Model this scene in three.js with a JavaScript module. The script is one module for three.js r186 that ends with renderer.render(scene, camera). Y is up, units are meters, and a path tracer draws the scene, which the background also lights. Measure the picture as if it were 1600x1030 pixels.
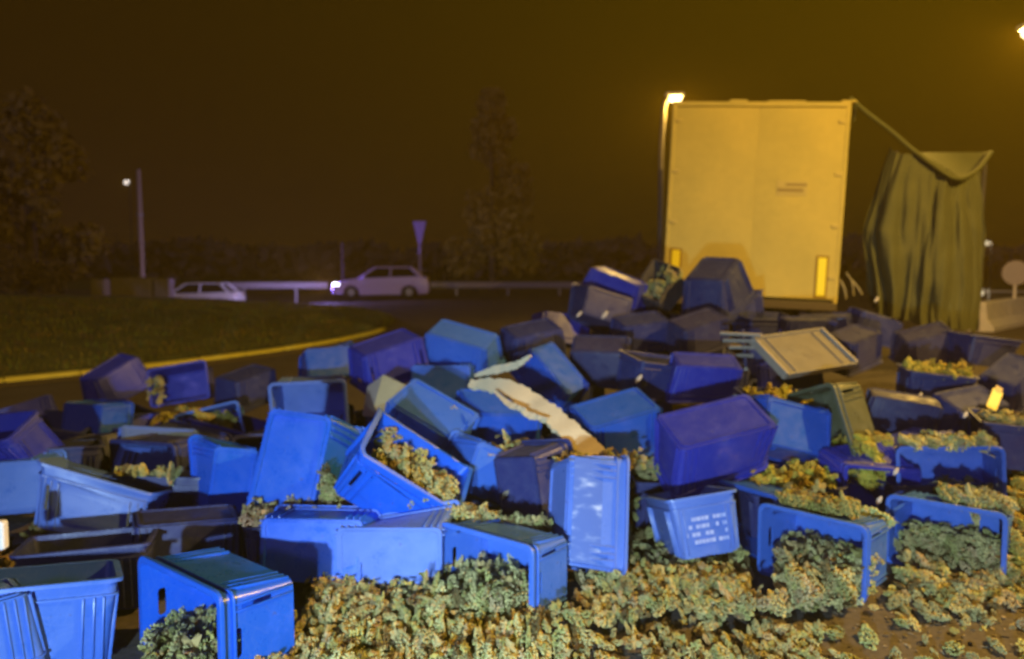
import * as THREE from 'three';
import { RoundedBoxGeometry } from 'three/addons/geometries/RoundedBoxGeometry.js';
import { mergeGeometries, mergeVertices, toCreasedNormals } from 'three/addons/utils/BufferGeometryUtils.js';
import { Brush, Evaluator, SUBTRACTION } from 'three-bvh-csg';
import { ImprovedNoise } from 'three/addons/math/ImprovedNoise.js';

// ---------------------------------------------------------------- camera, sky, sun, exposure
const R = THREE.MathUtils.degToRad;
const scene = new THREE.Scene();
const FPX = 1350, PITCH = R(4.36), CAMY = 1.6;
const camera = new THREE.PerspectiveCamera(2 * THREE.MathUtils.radToDeg(Math.atan(515 / FPX)), 1600 / 1030, 0.05, 900);
camera.position.set(0, CAMY, 0);
camera.rotation.x = -PITCH;
camera.focus = 1.8;
camera.userData.fStop = 2.8;

const renderer = new THREE.WebGLRenderer({ antialias: true });
renderer.setSize(1024, 659);
renderer.toneMapping = THREE.LinearToneMapping;
renderer.toneMappingExposure = 1;
renderer.shadowMap.enabled = true;

function nightSky() {
  const W = 512, H = 256, d = new Float32Array(W * H * 4);
  const wrap = a => ((a + 540) % 360) - 180;
  for (let j = 0; j < H; j++) for (let i = 0; i < W; i++) {
    const az = wrap((i + 0.5) / W * 360 - 180 + 90);          // 0 = straight ahead (-z), + to the right
    const el = (j + 0.5) / H * 180 - 90;
    const up = THREE.MathUtils.smoothstep(el, -6, 22);
    const g = Math.exp(-(wrap(az - 40) ** 2) / (2 * 30 * 30)) * (0.35 + 0.75 * up) * (1 - 0.55 * THREE.MathUtils.smoothstep(el, 30, 90));
    const lowL = Math.exp(-Math.max(0, el) / 6) * (0.4 + 0.6 * THREE.MathUtils.smoothstep(-az, -10, 25));
    const k = (j * W + i) * 4;
    d[k] = 0.0140 + 0.037 * g - 0.002 * lowL;
    d[k + 1] = 0.0070 + 0.0252 * g - 0.002 * lowL;
    d[k + 2] = 0.0008 + 0.0065 * lowL - 0.0008 * Math.min(1, g);
    d[k + 3] = 1;
  }
  const t = new THREE.DataTexture(d, W, H, THREE.RGBAFormat, THREE.FloatType);
  t.mapping = THREE.EquirectangularReflectionMapping; t.magFilter = t.minFilter = THREE.LinearFilter; t.needsUpdate = true;
  return t;
}
scene.background = nightSky();
scene.environment = scene.background;

// weak, cold light of the night sky's brightest side, from behind the left shoulder
const sun = new THREE.DirectionalLight(new THREE.Color().setRGB(0.42, 0.40, 1.0), 0.26);
sun.position.set(-14, 12, 22); sun.target.position.set(0, 0, -12);
sun.castShadow = true; sun.shadow.radius = 12;
Object.assign(sun.shadow.camera, { left: -40, right: 40, top: 30, bottom: -30, near: 1, far: 120 });
scene.add(sun, sun.target);

scene.fog = new THREE.FogExp2(new THREE.Color().setRGB(0.9, 0.62, 0.08), 0.0028);

// ---------------------------------------------------------------- helpers
let seed = 20240;
function rnd() { seed = (seed * 1664525 + 1013904223) >>> 0; return seed / 4294967296; }
const rr = (a, b) => a + (b - a) * rnd();
const pick = a => a[Math.floor(rnd() * a.length)];
const noise = new ImprovedNoise();
const V3 = (x, y, z) => new THREE.Vector3(x, y, z);
function at(px, py, d) {                                       // where the sight line through a picture point is d metres ahead
  const cx = (px - 800) / FPX, cy = (515 - py) / FPX;
  const y = cy * Math.cos(PITCH) - Math.sin(PITCH), z = cy * Math.sin(PITCH) + Math.cos(PITCH);
  return V3(cx / z * d, CAMY + y / z * d, -d);
}
const used = new Map();
function numbered(n) { const k = used.get(n) || 0; used.set(n, k + 1); return k ? n + '_' + String(k).padStart(3, '0') : n; }
function tag(o, label, category, group, kind) {
  if (label) o.userData.label = label;
  if (category) o.userData.category = category;
  if (group) o.userData.group = group;
  if (kind) o.userData.kind = kind;
  return o;
}
function thing(name, label, category, pos = [0, 0, 0], yaw = 0, group) {
  const g = new THREE.Group(); g.name = numbered(name);
  g.position.set(...pos); g.rotation.y = yaw; scene.add(g);
  return tag(g, label, category, group);
}
function mesh(name, geo, mat, parent, isTop) {
  const m = new THREE.Mesh(Array.isArray(geo) ? merge(geo) : geo, mat);
  m.name = isTop ? numbered(name) : name; m.castShadow = m.receiveShadow = true;
  (parent || scene).add(m); return m;
}
function merge(list) {
  const l = list.map(g => { const h = g.index ? g.toNonIndexed() : g; for (const k of Object.keys(h.attributes)) if (!['position', 'normal', 'uv'].includes(k)) h.deleteAttribute(k); if (!h.attributes.uv) boxUV(h); return h; });
  return mergeGeometries(l, false);
}
function boxUV(g, s = 1) {
  const p = g.attributes.position, n = g.attributes.normal, uv = new Float32Array(p.count * 2);
  for (let i = 0; i < p.count; i++) {
    const ax = Math.abs(n.getX(i)), ay = Math.abs(n.getY(i)), az = Math.abs(n.getZ(i));
    let u, v;
    if (ay > ax && ay > az) { u = p.getX(i); v = p.getZ(i); } else if (ax > az) { u = p.getZ(i); v = p.getY(i); } else { u = p.getX(i); v = p.getY(i); }
    uv[i * 2] = u * s; uv[i * 2 + 1] = v * s;
  }
  g.setAttribute('uv', new THREE.BufferAttribute(uv, 2)); return g;
}
const box = (w, h, d, x = 0, y = 0, z = 0) => boxUV(new THREE.BoxGeometry(w, h, d)).translate(x, y, z);
const rbox = (w, h, d, r, x = 0, y = 0, z = 0, seg = 2) => boxUV(new RoundedBoxGeometry(w, h, d, seg, r)).translate(x, y, z);
function tube(pts, r, seg = 24, rad = 8) { return new THREE.TubeGeometry(new THREE.CatmullRomCurve3(pts.map(p => p.isVector3 ? p : V3(...p))), seg, r, rad, false); }
const cyl = (r0, r1, h, n = 16) => new THREE.CylinderGeometry(r0, r1, h, n);
function rod(a, b, r, n = 8) {
  const g = cyl(r, r, a.distanceTo(b), n), q = new THREE.Quaternion().setFromUnitVectors(V3(0, 1, 0), b.clone().sub(a).normalize());
  return g.applyQuaternion(q).translate((a.x + b.x) / 2, (a.y + b.y) / 2, (a.z + b.z) / 2);
}

// ---------------------------------------------------------------- textures and materials
function noiseTex(n, fn, srgb) {
  const d = new Uint8Array(n * n * 4);
  for (let j = 0; j < n; j++) for (let i = 0; i < n; i++) {
    const c = fn(i / n, j / n, i, j), k = (j * n + i) * 4;
    d[k] = c[0]; d[k + 1] = c[1]; d[k + 2] = c[2]; d[k + 3] = 255;
  }
  const t = new THREE.DataTexture(d, n, n); t.wrapS = t.wrapT = THREE.RepeatWrapping;
  t.magFilter = THREE.LinearFilter; t.minFilter = THREE.LinearMipmapLinearFilter; t.generateMipmaps = true;
  if (srgb) t.colorSpace = THREE.SRGBColorSpace; t.needsUpdate = true; return t;
}
// periodic fractal noise on the unit square
function fbm(u, v, f, o = 4, z = 0) {
  let s = 0, a = 0.5, k = f;
  for (let i = 0; i < o; i++) {
    const c = (du, dv) => noise.noise((u + du) * k, (v + dv) * k, z + i * 7.3);
    s += a * ((c(0, 0) * (1 - u) + c(-1, 0) * u) * (1 - v) + (c(0, -1) * (1 - u) + c(-1, -1) * u) * v);
    a *= 0.5; k *= 2;
  }
  return s;
}
const cl = (x, a = 0, b = 255) => Math.max(a, Math.min(b, x));
// dusty, scuffed plastic: multiplies the plastic's own colour
const scuffMap = noiseTex(512, (u, v, i, j) => {
  const big = fbm(u, v, 3, 4), fine = fbm(u, v, 24, 3, 5), streak = fbm(u * 1, v, 40, 2, 11) * fbm(u, v, 5, 2, 3);
  const k = 214 + 70 * big + 30 * fine + 60 * Math.max(0, streak);
  const dust = cl(60 * Math.max(0, big + 0.1));
  return [cl(k + dust * 0.3), cl(k), cl(k - dust * 0.5)];
}, false);
const scuffRough = noiseTex(512, (u, v) => { const k = 128 + 150 * fbm(u, v, 6, 4, 9) + 60 * fbm(u, v, 40, 2, 2); return [cl(k), cl(k, 70), cl(k)]; });
const asphaltMap = noiseTex(1024, (u, v, i, j) => {
  const big = fbm(u, v, 3, 4), grit = fbm(u, v, 90, 2, 4), k = 150 + 85 * big + 150 * grit;
  return [cl(k + 6), cl(k - 1), cl(k - 6)];
});
const asphaltBump = noiseTex(512, (u, v) => { const k = 128 + 260 * fbm(u, v, 60, 3, 8); return [cl(k), cl(k), cl(k)]; });
const soilMap = noiseTex(512, (u, v) => { const k = 150 + 130 * fbm(u, v, 5, 4) + 110 * fbm(u, v, 40, 3, 2); return [cl(k), cl(k + 8), cl(k - 24)]; });
const clothBump = noiseTex(512, (u, v) => { const k = 128 + 200 * fbm(u, v, 8, 4, 3); return [cl(k), cl(k), cl(k)]; });

const lin = (r, g, b) => new THREE.Color().setRGB(r, g, b);
function std(c, rough = 0.7, extra = {}) { return new THREE.MeshStandardMaterial({ color: c, roughness: rough, ...extra }); }
function rep(t, s) { const c = t.clone(); c.repeat.set(s, s); c.needsUpdate = true; return c; }
const scuff15 = rep(scuffMap, 1.35), rough15 = rep(scuffRough, 1.6);
const dirtMask = (() => {            // dust, mud splashes and pale scratches, shared by all crates
  const n = 512, a = new Float32Array(n * n * 3);
  for (let j = 0; j < n; j++) for (let i = 0; i < n; i++) {
    const u = i / n, v = j / n, k = (j * n + i) * 3, big = fbm(u, v, 3, 4, 31), mid = fbm(u, v, 9, 4, 13), fine = fbm(u, v, 50, 2, 4);
    a[k] = THREE.MathUtils.smoothstep(big + 0.5 * mid + 0.35 * fine, 0.02, 0.5);           // dust film
    a[k + 1] = THREE.MathUtils.smoothstep(mid + 0.6 * fine + 0.3 * big, 0.26, 0.42);        // splashes
  }
  for (let q = 0; q < 420; q++) {
    let x = rnd() * n, y = rnd() * n; const t = rnd() * 6.28, l = rr(10, 120), cv = rr(-0.012, 0.012); let th = t; const w = rr(0.25, 1);
    for (let e = 0; e < l; e++) { x += Math.cos(th); y += Math.sin(th); th += cv; const k = ((((Math.floor(y) % n) + n) % n) * n + (((Math.floor(x) % n) + n) % n)) * 3 + 2; a[k] = Math.max(a[k], w); }
  }
  return a;
})();
function plastic(r, g, b, rough = 0.62, dust = 0.35) {
  const n = 512, d = new Uint8Array(n * n * 4), enc = x => { x = Math.max(0, Math.min(1, x)); return 255 * (x < 0.0031308 ? 12.92 * x : 1.055 * x ** (1 / 2.4) - 0.055); };
  for (let p = 0; p < n * n; p++) {
    const f = dirtMask[p * 3] * dust, m = dirtMask[p * 3 + 1] * 0.42, sc = dirtMask[p * 3 + 2] * 0.22, wob = 0.88 + 0.24 * dirtMask[p * 3];
    const mix = (c, du, mu, sx) => { let x = c * wob; x += (du - x) * f; x += (mu - x) * m; x += (sx - x) * sc; return enc(x); };
    d[p * 4] = mix(r, 0.13, 0.055, r * 0.5 + 0.22); d[p * 4 + 1] = mix(g, 0.14, 0.045, g * 0.5 + 0.24); d[p * 4 + 2] = mix(b, b * 0.55 + 0.08, 0.05, b * 0.5 + 0.3); d[p * 4 + 3] = 255;
  }
  const t = new THREE.DataTexture(d, n, n); t.wrapS = t.wrapT = THREE.RepeatWrapping; t.repeat.set(1.35, 1.35); t.magFilter = THREE.LinearFilter; t.minFilter = THREE.LinearMipmapLinearFilter; t.generateMipmaps = true; t.colorSpace = THREE.SRGBColorSpace; t.needsUpdate = true;
  return std(lin(1, 1, 1), rough, { map: t, roughnessMap: rough15, side: THREE.DoubleSide });
}
const M = {
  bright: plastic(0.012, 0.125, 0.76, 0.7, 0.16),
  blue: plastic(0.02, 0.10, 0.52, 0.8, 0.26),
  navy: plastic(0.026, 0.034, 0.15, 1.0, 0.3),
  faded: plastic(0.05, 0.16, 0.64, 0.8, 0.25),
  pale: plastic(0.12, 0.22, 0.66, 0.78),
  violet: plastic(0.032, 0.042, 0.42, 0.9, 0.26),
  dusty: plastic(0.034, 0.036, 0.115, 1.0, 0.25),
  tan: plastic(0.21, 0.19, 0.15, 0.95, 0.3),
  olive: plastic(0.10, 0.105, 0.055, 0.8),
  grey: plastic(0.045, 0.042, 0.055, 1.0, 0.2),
  label: null,
  steel: std(lin(0.36, 0.36, 0.38), 0.5, { metalness: 0.4 }),
  darkSteel: std(lin(0.05, 0.05, 0.055), 0.6, { metalness: 0.3 }),
  rubber: std(lin(0.02, 0.02, 0.02), 0.9),
  white: std(lin(0.85, 0.82, 0.76), 0.6, { map: scuff15 }),
  asphalt: std(lin(0.15, 0.128, 0.115), 0.82, { map: asphaltMap, bumpMap: asphaltBump, bumpScale: 0.004 }),
  concrete: std(lin(0.34, 0.31, 0.25), 0.9, { map: scuff15 }),
  grass: std(lin(0.18, 0.19, 0.05), 0.95, { map: soilMap }),
  cream: std(lin(0.62, 0.52, 0.28), 0.8, { map: scuff15, side: THREE.DoubleSide }),
  wood: std(lin(0.72, 0.60, 0.38), 0.85, { map: scuff15 }),
  tarp: std(lin(0.11, 0.118, 0.045), 0.9, { map: scuff15, bumpMap: rep(clothBump, 1), bumpScale: 0.006, side: THREE.DoubleSide }),
  tarpLight: std(lin(0.12, 0.128, 0.035), 0.85, { map: scuff15, side: THREE.DoubleSide }),
};

// ---------------------------------------------------------------- ground
const DIP = V3(-15.2, 0, -42);
function groundY(x, z) { const r2 = ((x - DIP.x) / 9) ** 2 + ((z - DIP.z) / 5.5) ** 2; return -0.78 * Math.exp(-r2 * r2); }
{
  const g = new THREE.PlaneGeometry(700, 700, 350, 350).rotateX(-Math.PI / 2).translate(0, 0, -200);
  const p = g.attributes.position, uv = g.attributes.uv;
  for (let i = 0; i < p.count; i++) { p.setY(i, groundY(p.getX(i), p.getZ(i))); uv.setXY(i, p.getX(i) / 3.1, p.getZ(i) / 3.1); }
  g.computeVertexNormals();
  tag(mesh('road', g, M.asphalt, null, true), 'dark brown asphalt of the roundabout under the spilled load', 'road', null, 'structure');
}
// roundabout island: kerb ring and grass mound
const ISL = V3(-19, 0, -22), IR = 16;
const islandY = r => 0.055 + 0.66 * Math.max(0, 1 - (r / (IR - 0.3)) ** 2);
{
  const pts = [], N = 40, A = 160;
  const pos = [], uv = [], idx = [];
  for (let j = 0; j <= N; j++) for (let i = 0; i <= A; i++) {
    const r = (IR - 0.28) * j / N, a = i / A * Math.PI * 2, x = Math.cos(a) * r, z = Math.sin(a) * r;
    const bump = 0.05 * noise.noise(x * 0.7, z * 0.7, 3) * Math.min(1, (IR - r) / 2) + 0.025 * noise.noise(x * 2.4, z * 2.4, 9) * Math.min(1, (IR - r) / 2);
    pos.push(x, islandY(r) + bump, z); uv.push(x / 2.3, z / 2.3);
    if (j < N && i < A) { const k = j * (A + 1) + i; idx.push(k, k + 1, k + A + 1, k + 1, k + A + 2, k + A + 1); }
  }
  const g = new THREE.BufferGeometry(); g.setAttribute('position', new THREE.Float32BufferAttribute(pos, 3)); g.setAttribute('uv', new THREE.Float32BufferAttribute(uv, 2));
  g.setIndex(idx); g.scale(1.008, 1, 1.008); g.computeVertexNormals(); g.translate(ISL.x, 0, ISL.z);
  const m = tag(mesh('terrain', g, M.grass, null, true), 'low grassy mound of the roundabout island behind the yellow kerb line', 'mound', null, 'structure');
  m.material = M.grass.clone(); m.material.side = THREE.DoubleSide;
  // kerb ring with a rounded top
  const prof = [[IR - 0.13, -0.02], [IR - 0.13, 0.062], [IR - 0.03, 0.062], [IR - 0.010, 0.056], [IR, 0.04], [IR + 0.012, -0.02]].map(p => new THREE.Vector2(...p));
  // stones, each with its own joint; the kerb runs out on the far side
  const kg = merge(Array.from({ length: 22 }, (_, i) => new THREE.LatheGeometry(prof, 4, 0.10 + i * 0.0635, 0.0625)).map(q => q.translate(0, rr(-0.004, 0.004), 0))); kg.translate(ISL.x, 0, ISL.z);
  tag(mesh('kerb', kg, std(lin(0.88, 0.80, 0.12), 0.7, { map: scuff15, side: THREE.DoubleSide }), null, true), 'long curved kerb painted yellow round the grass island', 'kerb', null, 'structure');
  const lg = new THREE.RingGeometry(IR + 0.34, IR + 0.46, 160, 1, -1.45, 1.34).rotateX(-Math.PI / 2).translate(ISL.x, 0.005, ISL.z);
  tag(mesh('road_marking', lg, std(lin(0.33, 0.24, 0.07), 0.8, { map: scuff15 }), null, true), 'worn curved yellow line on the road along the island kerb', 'road marking', null, 'structure');
  // grass blades: a thin cover on the side that shows
  const blade = new THREE.BufferGeometry();
  blade.setAttribute('position', new THREE.Float32BufferAttribute([-0.012, 0, 0, 0.012, 0, 0, 0.006, 0.09, 0.02, 0.03, 0, 0.03, 0.05, 0, 0.02, 0.06, 0.07, 0.05, -0.03, 0, -0.02, -0.05, 0, -0.01, -0.06, 0.08, -0.03], 3));
  blade.setIndex([0, 1, 2, 3, 4, 5, 6, 7, 8]); blade.computeVertexNormals();
  const n = 9000, im = new THREE.InstancedMesh(blade, std(lin(0.17, 0.18, 0.045), 0.9, { side: THREE.DoubleSide }), n), o = new THREE.Object3D();
  for (let i = 0; i < n; i++) {
    const a = rr(-0.6, 1.5), r = IR - 0.3 - 12 * rnd() ** 1.6; const x = Math.cos(a) * r, z = Math.sin(a) * r;
    o.position.set(ISL.x + x, islandY(r) - 0.02, ISL.z + z); o.rotation.y = rr(0, 6.28); const s = rr(0.6, 1.5); o.scale.set(s * 1.6, s, s * 1.6); o.updateMatrix(); im.setMatrixAt(i, o.matrix);
    im.setColorAt(i, lin(rr(0.7, 1.3), rr(0.7, 1.1), rr(0.5, 1)));
  }
  im.name = 'grass'; scene.add(im); tag(im, 'short olive grass covering the roundabout island', 'grass', null, 'stuff');
}
// verge beyond the guardrail and a bank of dark woodland far behind
{
  const g = new THREE.PlaneGeometry(500, 200, 1, 1).rotateX(-Math.PI / 2).translate(0, 0.012, -153);
  tag(mesh('field', g, M.grass, null, true), 'dark grassy verge beyond the guardrail', 'verge', null, 'structure');
}

// ---------------------------------------------------------------- trees
function leafCloud(n, inside, size) {
  const pos = [], nor = [];
  for (let i = 0; i < n; i++) {
    const c = inside(), s = size * rr(0.6, 1.4), a = V3(rr(-1, 1), rr(-1, 1), rr(-1, 1)).normalize(), b = V3(rr(-1, 1), rr(-1, 1), rr(-1, 1)).cross(a).normalize();
    const p = [c.clone().addScaledVector(a, s), c.clone().addScaledVector(b, s * 0.45), c.clone().addScaledVector(a, -s), c.clone().addScaledVector(b, -s * 0.45)];
    const nn = a.clone().cross(b);
    for (const k of [0, 1, 2, 0, 2, 3]) { pos.push(p[k].x, p[k].y, p[k].z); nor.push(nn.x, nn.y, nn.z); }
  }
  const g = new THREE.BufferGeometry(); g.setAttribute('position', new THREE.Float32BufferAttribute(pos, 3)); g.setAttribute('normal', new THREE.Float32BufferAttribute(nor, 3)); return g;
}
const leafM = std(lin(0.25, 0.2, 0.075), 0.9, { side: THREE.DoubleSide }), barkM = std(lin(0.09, 0.07, 0.05), 0.95);
const leafY = std(lin(0.30, 0.23, 0.05), 0.9, { side: THREE.DoubleSide });
function tree(px, d, h, w, conical, label, mat = leafM, n = 4200) {
  const b = at(px, 412, d), t = thing('tree', label, 'tree', [b.x, groundY(b.x, -d), -d], 0);
  const lobes = [];
  for (let i = 0; i < 26; i++) {
    const v = rr(0.16, 1), rad = (conical ? (1.06 - v) : Math.sin(Math.PI * Math.min(0.98, v * 0.86 + 0.12))) * w * 0.5, a = rr(0, 6.28), q = Math.sqrt(rnd());
    lobes.push([V3(Math.cos(a) * rad * q, v * h, Math.sin(a) * rad * q), w * rr(0.10, 0.2) * (conical ? 1.15 - v * 0.6 : 1)]);
  }
  mesh('crown', leafCloud(n, () => { const [c, r] = pick(lobes); const k = V3(rr(-1, 1), rr(-1, 1), rr(-1, 1)).normalize().multiplyScalar(r * Math.cbrt(rnd())); return k.add(c); }, 0.16 + w * 0.018), mat, t);
  mesh('trunk', [cyl(0.1, 0.28, h * 0.72, 10).translate(0, h * 0.36, 0), ...lobes.slice(0, 9).map(([c]) => rod(V3(0, c.y * 0.55, 0), c, 0.045, 6))], barkM, t);
  return t;
}
tree(50, 33, 7.6, 4.6, false, 'broad dark tree at the far left edge of the picture');
tree(770, 52, 11.4, 7.4, true, 'tall pointed tree faintly lit behind the white hatchback', leafY, 5200);
{
  // two low round bushes at the far left, on the island's outer side
  for (const [px, py, d, w, h, label] of [[8, 405, 30, 1.9, 1.7, 'rounder of two low bushes at the far left behind the grass mound'], [76, 418, 31, 1.5, 1.45, 'narrower low bush to the right of the round bush at far left']]) {
    const b = at(px, 412, d), t = thing('bush', label, 'bush', [b.x, islandY(Math.hypot(b.x - ISL.x, -d - ISL.z)) - 0.05, -d]);
    const lobes = []; for (let i = 0; i < 12; i++) lobes.push([V3(rr(-0.5, 0.5) * w * 0.7, rr(0.15, 0.85) * h, rr(-0.4, 0.4) * w), w * rr(0.2, 0.32)]);
    mesh('foliage', leafCloud(1500, () => { const [c, r] = pick(lobes); return V3(rr(-1, 1), rr(-1, 1), rr(-1, 1)).normalize().multiplyScalar(r * Math.cbrt(rnd())).add(c); }, 0.09), std(lin(0.16, 0.125, 0.06), 0.9, { side: THREE.DoubleSide }), t);
    mesh('stem', [0, 1, 2, 3].map(i => rod(V3(0, 0, 0), lobes[i][0], 0.02, 5)), barkM, t);
  }
}
{
  // far wood: one dark mass along the horizon
  const list = leafCloud(16000, () => { const x = rr(-110, 110), hh = 3.2 + 1.6 * noise.noise(x * 0.07, 1, 2) + 1.2 * noise.noise(x * 0.3, 5, 2); return V3(x, Math.max(0.2, hh) * Math.sqrt(rnd()) , -rr(84, 96)); }, 0.85);
  tag(mesh('far_wood', list, std(lin(0.19, 0.135, 0.09), 0.95, { side: THREE.DoubleSide }), null, true), 'dark low belt of trees along the horizon beyond the guardrail', 'wood', null, 'stuff');
}

// ---------------------------------------------------------------- guardrail
function guardrail(x0, x1, z, label) {
  const t = thing('guardrail', label, 'guardrail', [0, 0, 0]);
  const s = new THREE.Shape(); // W profile, in (depth, height)
  const pr = [[0, 0.36], [0.02, 0.40], [0.075, 0.44], [0.075, 0.47], [0.02, 0.51], [0.02, 0.54], [0.075, 0.58], [0.075, 0.61], [0.02, 0.66], [0, 0.68]];
  s.moveTo(...pr[0]); pr.slice(1).forEach(p => s.lineTo(...p)); pr.slice().reverse().forEach(p => s.lineTo(p[0] - 0.006, p[1]));
  const len = x1 - x0, g = new THREE.ExtrudeGeometry(s, { depth: len, bevelEnabled: false, steps: 1 });
  g.rotateY(Math.PI / 2);   // depth -> +x, profile x -> -z
  g.scale(1, 1, -1); g.index || 0; g.computeVertexNormals();
  g.translate(x0, 0, z);
  mesh('rail_beam', boxUV(g), std(lin(0.42, 0.40, 0.44), 0.55, { metalness: 0.25, side: THREE.DoubleSide }), t);
  const pg = rbox(0.1, 1.5, 0.06, 0.008, 0, -0.09, 0);
  for (let x = x0 + 0.6; x < x1; x += 2.6) { const m = mesh('post', pg, M.steel, t); m.position.set(x, 0, z - 0.05); }
  return t;
}
guardrail(-14.0, -9.2, -43.2, 'galvanised guardrail on the left side of the white hatchback');
guardrail(-6.0, 8.4, -43.6, 'galvanised guardrail running right from the white hatchback to the crates');

// ---------------------------------------------------------------- lamps
const sodium = lin(1, 0.6, 0.115), warmLamp = lin(1, 0.72, 0.3);
function pointLamp(pos, color, power, radius) {
  const l = new THREE.PointLight(color, power, 0, 2); l.position.copy(pos); l.castShadow = true; l.shadow.radius = radius; scene.add(l); return l;
}
function streetLamp(px, d, height, armDir, label, glow, power, group) {
  const b = at(px, 412, d), t = thing('street_lamp', label, 'street lamp', [b.x, 0, -d], 0, group);
  const L = 0.10, k = armDir;
  const pts = [V3(0, 0, 0), V3(0, height * 0.5, 0), V3(0, height - 1.1, 0), V3(0.03 * k, height - 0.55, 0), V3(0.06 * k, height - 0.16, 0), V3((L + 0.06) * k, height, 0)];
  mesh('pole', tube(pts, 0.055, 60, 10), std(lin(0.17, 0.15, 0.11), 0.9), t);
  mesh('base', [cyl(0.09, 0.11, 0.5, 14).translate(0, 0.25, 0), cyl(0.16, 0.16, 0.04, 14).translate(0, 0.02, 0)], M.darkSteel, t);
  const head = mesh('lamp_head', [rbox(0.42, 0.09, 0.2, 0.04, (L + 0.18) * k, height + 0.04, 0, 3)], M.steel, t);
  mesh('lamp_glass', [new THREE.SphereGeometry(0.11, 20, 12).scale(1.25, 0.85, 1).translate((L + 0.2) * k, height - 0.05, 0)], new THREE.MeshStandardMaterial({ color: 0x000000, emissive: lin(1, 0.78, 0.36), emissiveIntensity: glow }), t);
  const p = pointLamp(V3(b.x + (L + 0.2) * k, height - 0.05, -d), sodium, power, 4);
  return t;
}
streetLamp(1031, 19.5, 5.3, 1, 'lit street lamp with curved neck beside the trailer top corner', 6.0, 62);
streetLamp(1621, 14.6, 5.45, -1, 'lit street lamp at the right edge above the hanging tarpaulin', 5, 60);
// the next lamp of the ring stands to the right, beside the spill and outside the picture
streetLamp(3150, 4.4, 6.2, -1, 'street lamp standing on the right beside the spilled crates', 2.6, 400);

// low twin work light behind the photographer (it lights the near crates)
{
  const base = V3(-0.75, 0, 1.5), HY = 1.0;
  const t = thing('work_light', 'low twin headed work light on a tripod aimed at the nearest crates', 'work light', [base.x, 0, base.z]);
  for (let i = 0; i < 3; i++) { const a = i * 2.094 + 0.5; mesh('leg', rod(V3(0, 0.6, 0), V3(Math.cos(a) * 0.45, 0.01, Math.sin(a) * 0.45), 0.014), M.darkSteel, t); }
  mesh('mast', rod(V3(0, 0.5, 0), V3(0, HY, 0), 0.016), M.steel, t);
  mesh('crossbar', rod(V3(-0.3, HY - 0.02, 0.07), V3(0.3, HY - 0.02, 0.07), 0.014), M.steel, t);
  const glow = new THREE.MeshStandardMaterial({ color: 0x000000, emissive: lin(0.8, 0.9, 1), emissiveIntensity: 6 });
  for (const [hx, aim, power, cone] of [[-0.25, V3(-1.35, 0.02, -4.2), 125, 23], [0.25, V3(1.1, 0.02, -4.5), 128, 23]]) {
    const head = V3(base.x + hx, HY, base.z), dir = aim.clone().sub(head).normalize(), q = new THREE.Quaternion().setFromUnitVectors(V3(0, 0, 1), dir);
    mesh('lamp_housing', rbox(0.30, 0.22, 0.09, 0.02, 0, 0, -0.06).applyQuaternion(q).translate(hx, HY, 0), M.darkSteel, t);
    mesh('lamp_glass', rbox(0.25, 0.17, 0.01, 0.004, 0, 0, -0.008).applyQuaternion(q).translate(hx, HY, 0), glow, t);
    const s = new THREE.SpotLight(lin(0.54, 0.78, 1.0), power, 0, R(cone), 1, 2);
    s.position.copy(head.clone().addScaledVector(dir, 0.02)); s.target.position.copy(aim); s.castShadow = true; s.shadow.radius = 3; scene.add(s, s.target);
  }
}

// ---------------------------------------------------------------- far poles, signs, barriers
{
  const b = at(221, 412, 41), t = thing('utility_pole', 'tall plain grey pole behind the concrete blocks at left', 'pole', [b.x, 0, -41]);
  mesh('pole', cyl(0.085, 0.14, 6.0, 12).translate(0, 3.0, 0), std(lin(0.36, 0.29, 0.24), 0.8), t);
  mesh('clamp', cyl(0.15, 0.15, 0.08, 12).translate(0, 3.9, 0), M.steel, t);
}
function farLamp(px, py, d, label, r, glow, power, col) {
  const p = at(px, py, d), t = thing('distant_lamp', label, 'lamp', [p.x, 0, -d]);
  mesh('pole', rod(V3(0.25, 0, 0), V3(0.25, p.y + 0.15, 0), 0.04), M.darkSteel, t);
  mesh('arm', rod(V3(0.25, p.y + 0.13, 0), V3(0, p.y + 0.13, 0), 0.025), M.darkSteel, t);
  mesh('lamp_glass', new THREE.SphereGeometry(r, 12, 8).translate(0, p.y, 0), new THREE.MeshStandardMaterial({ color: 0x000000, emissive: col, emissiveIntensity: glow }), t);
  pointLamp(p, col, power, 2);
}
farLamp(197, 285, 62, 'tiny white distant lamp left of the tall grey pole', 0.17, 1.3, 3, lin(1, 0.86, 0.74));
farLamp(1542, 380, 46, 'tiny distant lamp just right of the hanging tarpaulin', 0.12, 0.9, 2, lin(1, 0.82, 0.5));
farLamp(1533, 458, 26, 'low tiny lamp above the end of the white barrier', 0.085, 0.8, 1, lin(1, 0.82, 0.5));
for (const [x0, x1, y0, d, label] of [[146, 167, 436, 35, 'small beige concrete block, leftmost of the row by the tall pole'], [176, 241, 434, 36.5, 'wide beige concrete block at the foot of the tall grey pole'], [244, 268, 435, 36.5, 'short beige concrete block between the wide block and the white car']]) {
  const a = at(x0, y0, d), b = at(x1, y0, d), y = islandY(Math.hypot(a.x - ISL.x, -d - ISL.z)) - 0.05, h = a.y - y;
  const t = thing('concrete_block', label, 'concrete block', [(a.x + b.x) / 2, y, -d]);
  mesh('block', rbox(b.x - a.x, h, 0.6, 0.05, 0, h / 2, 0), M.concrete, t);
  mesh('lifting_loop', new THREE.TorusGeometry(0.07, 0.012, 6, 12, Math.PI).translate(0, h, 0), M.darkSteel, t);
}
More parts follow.
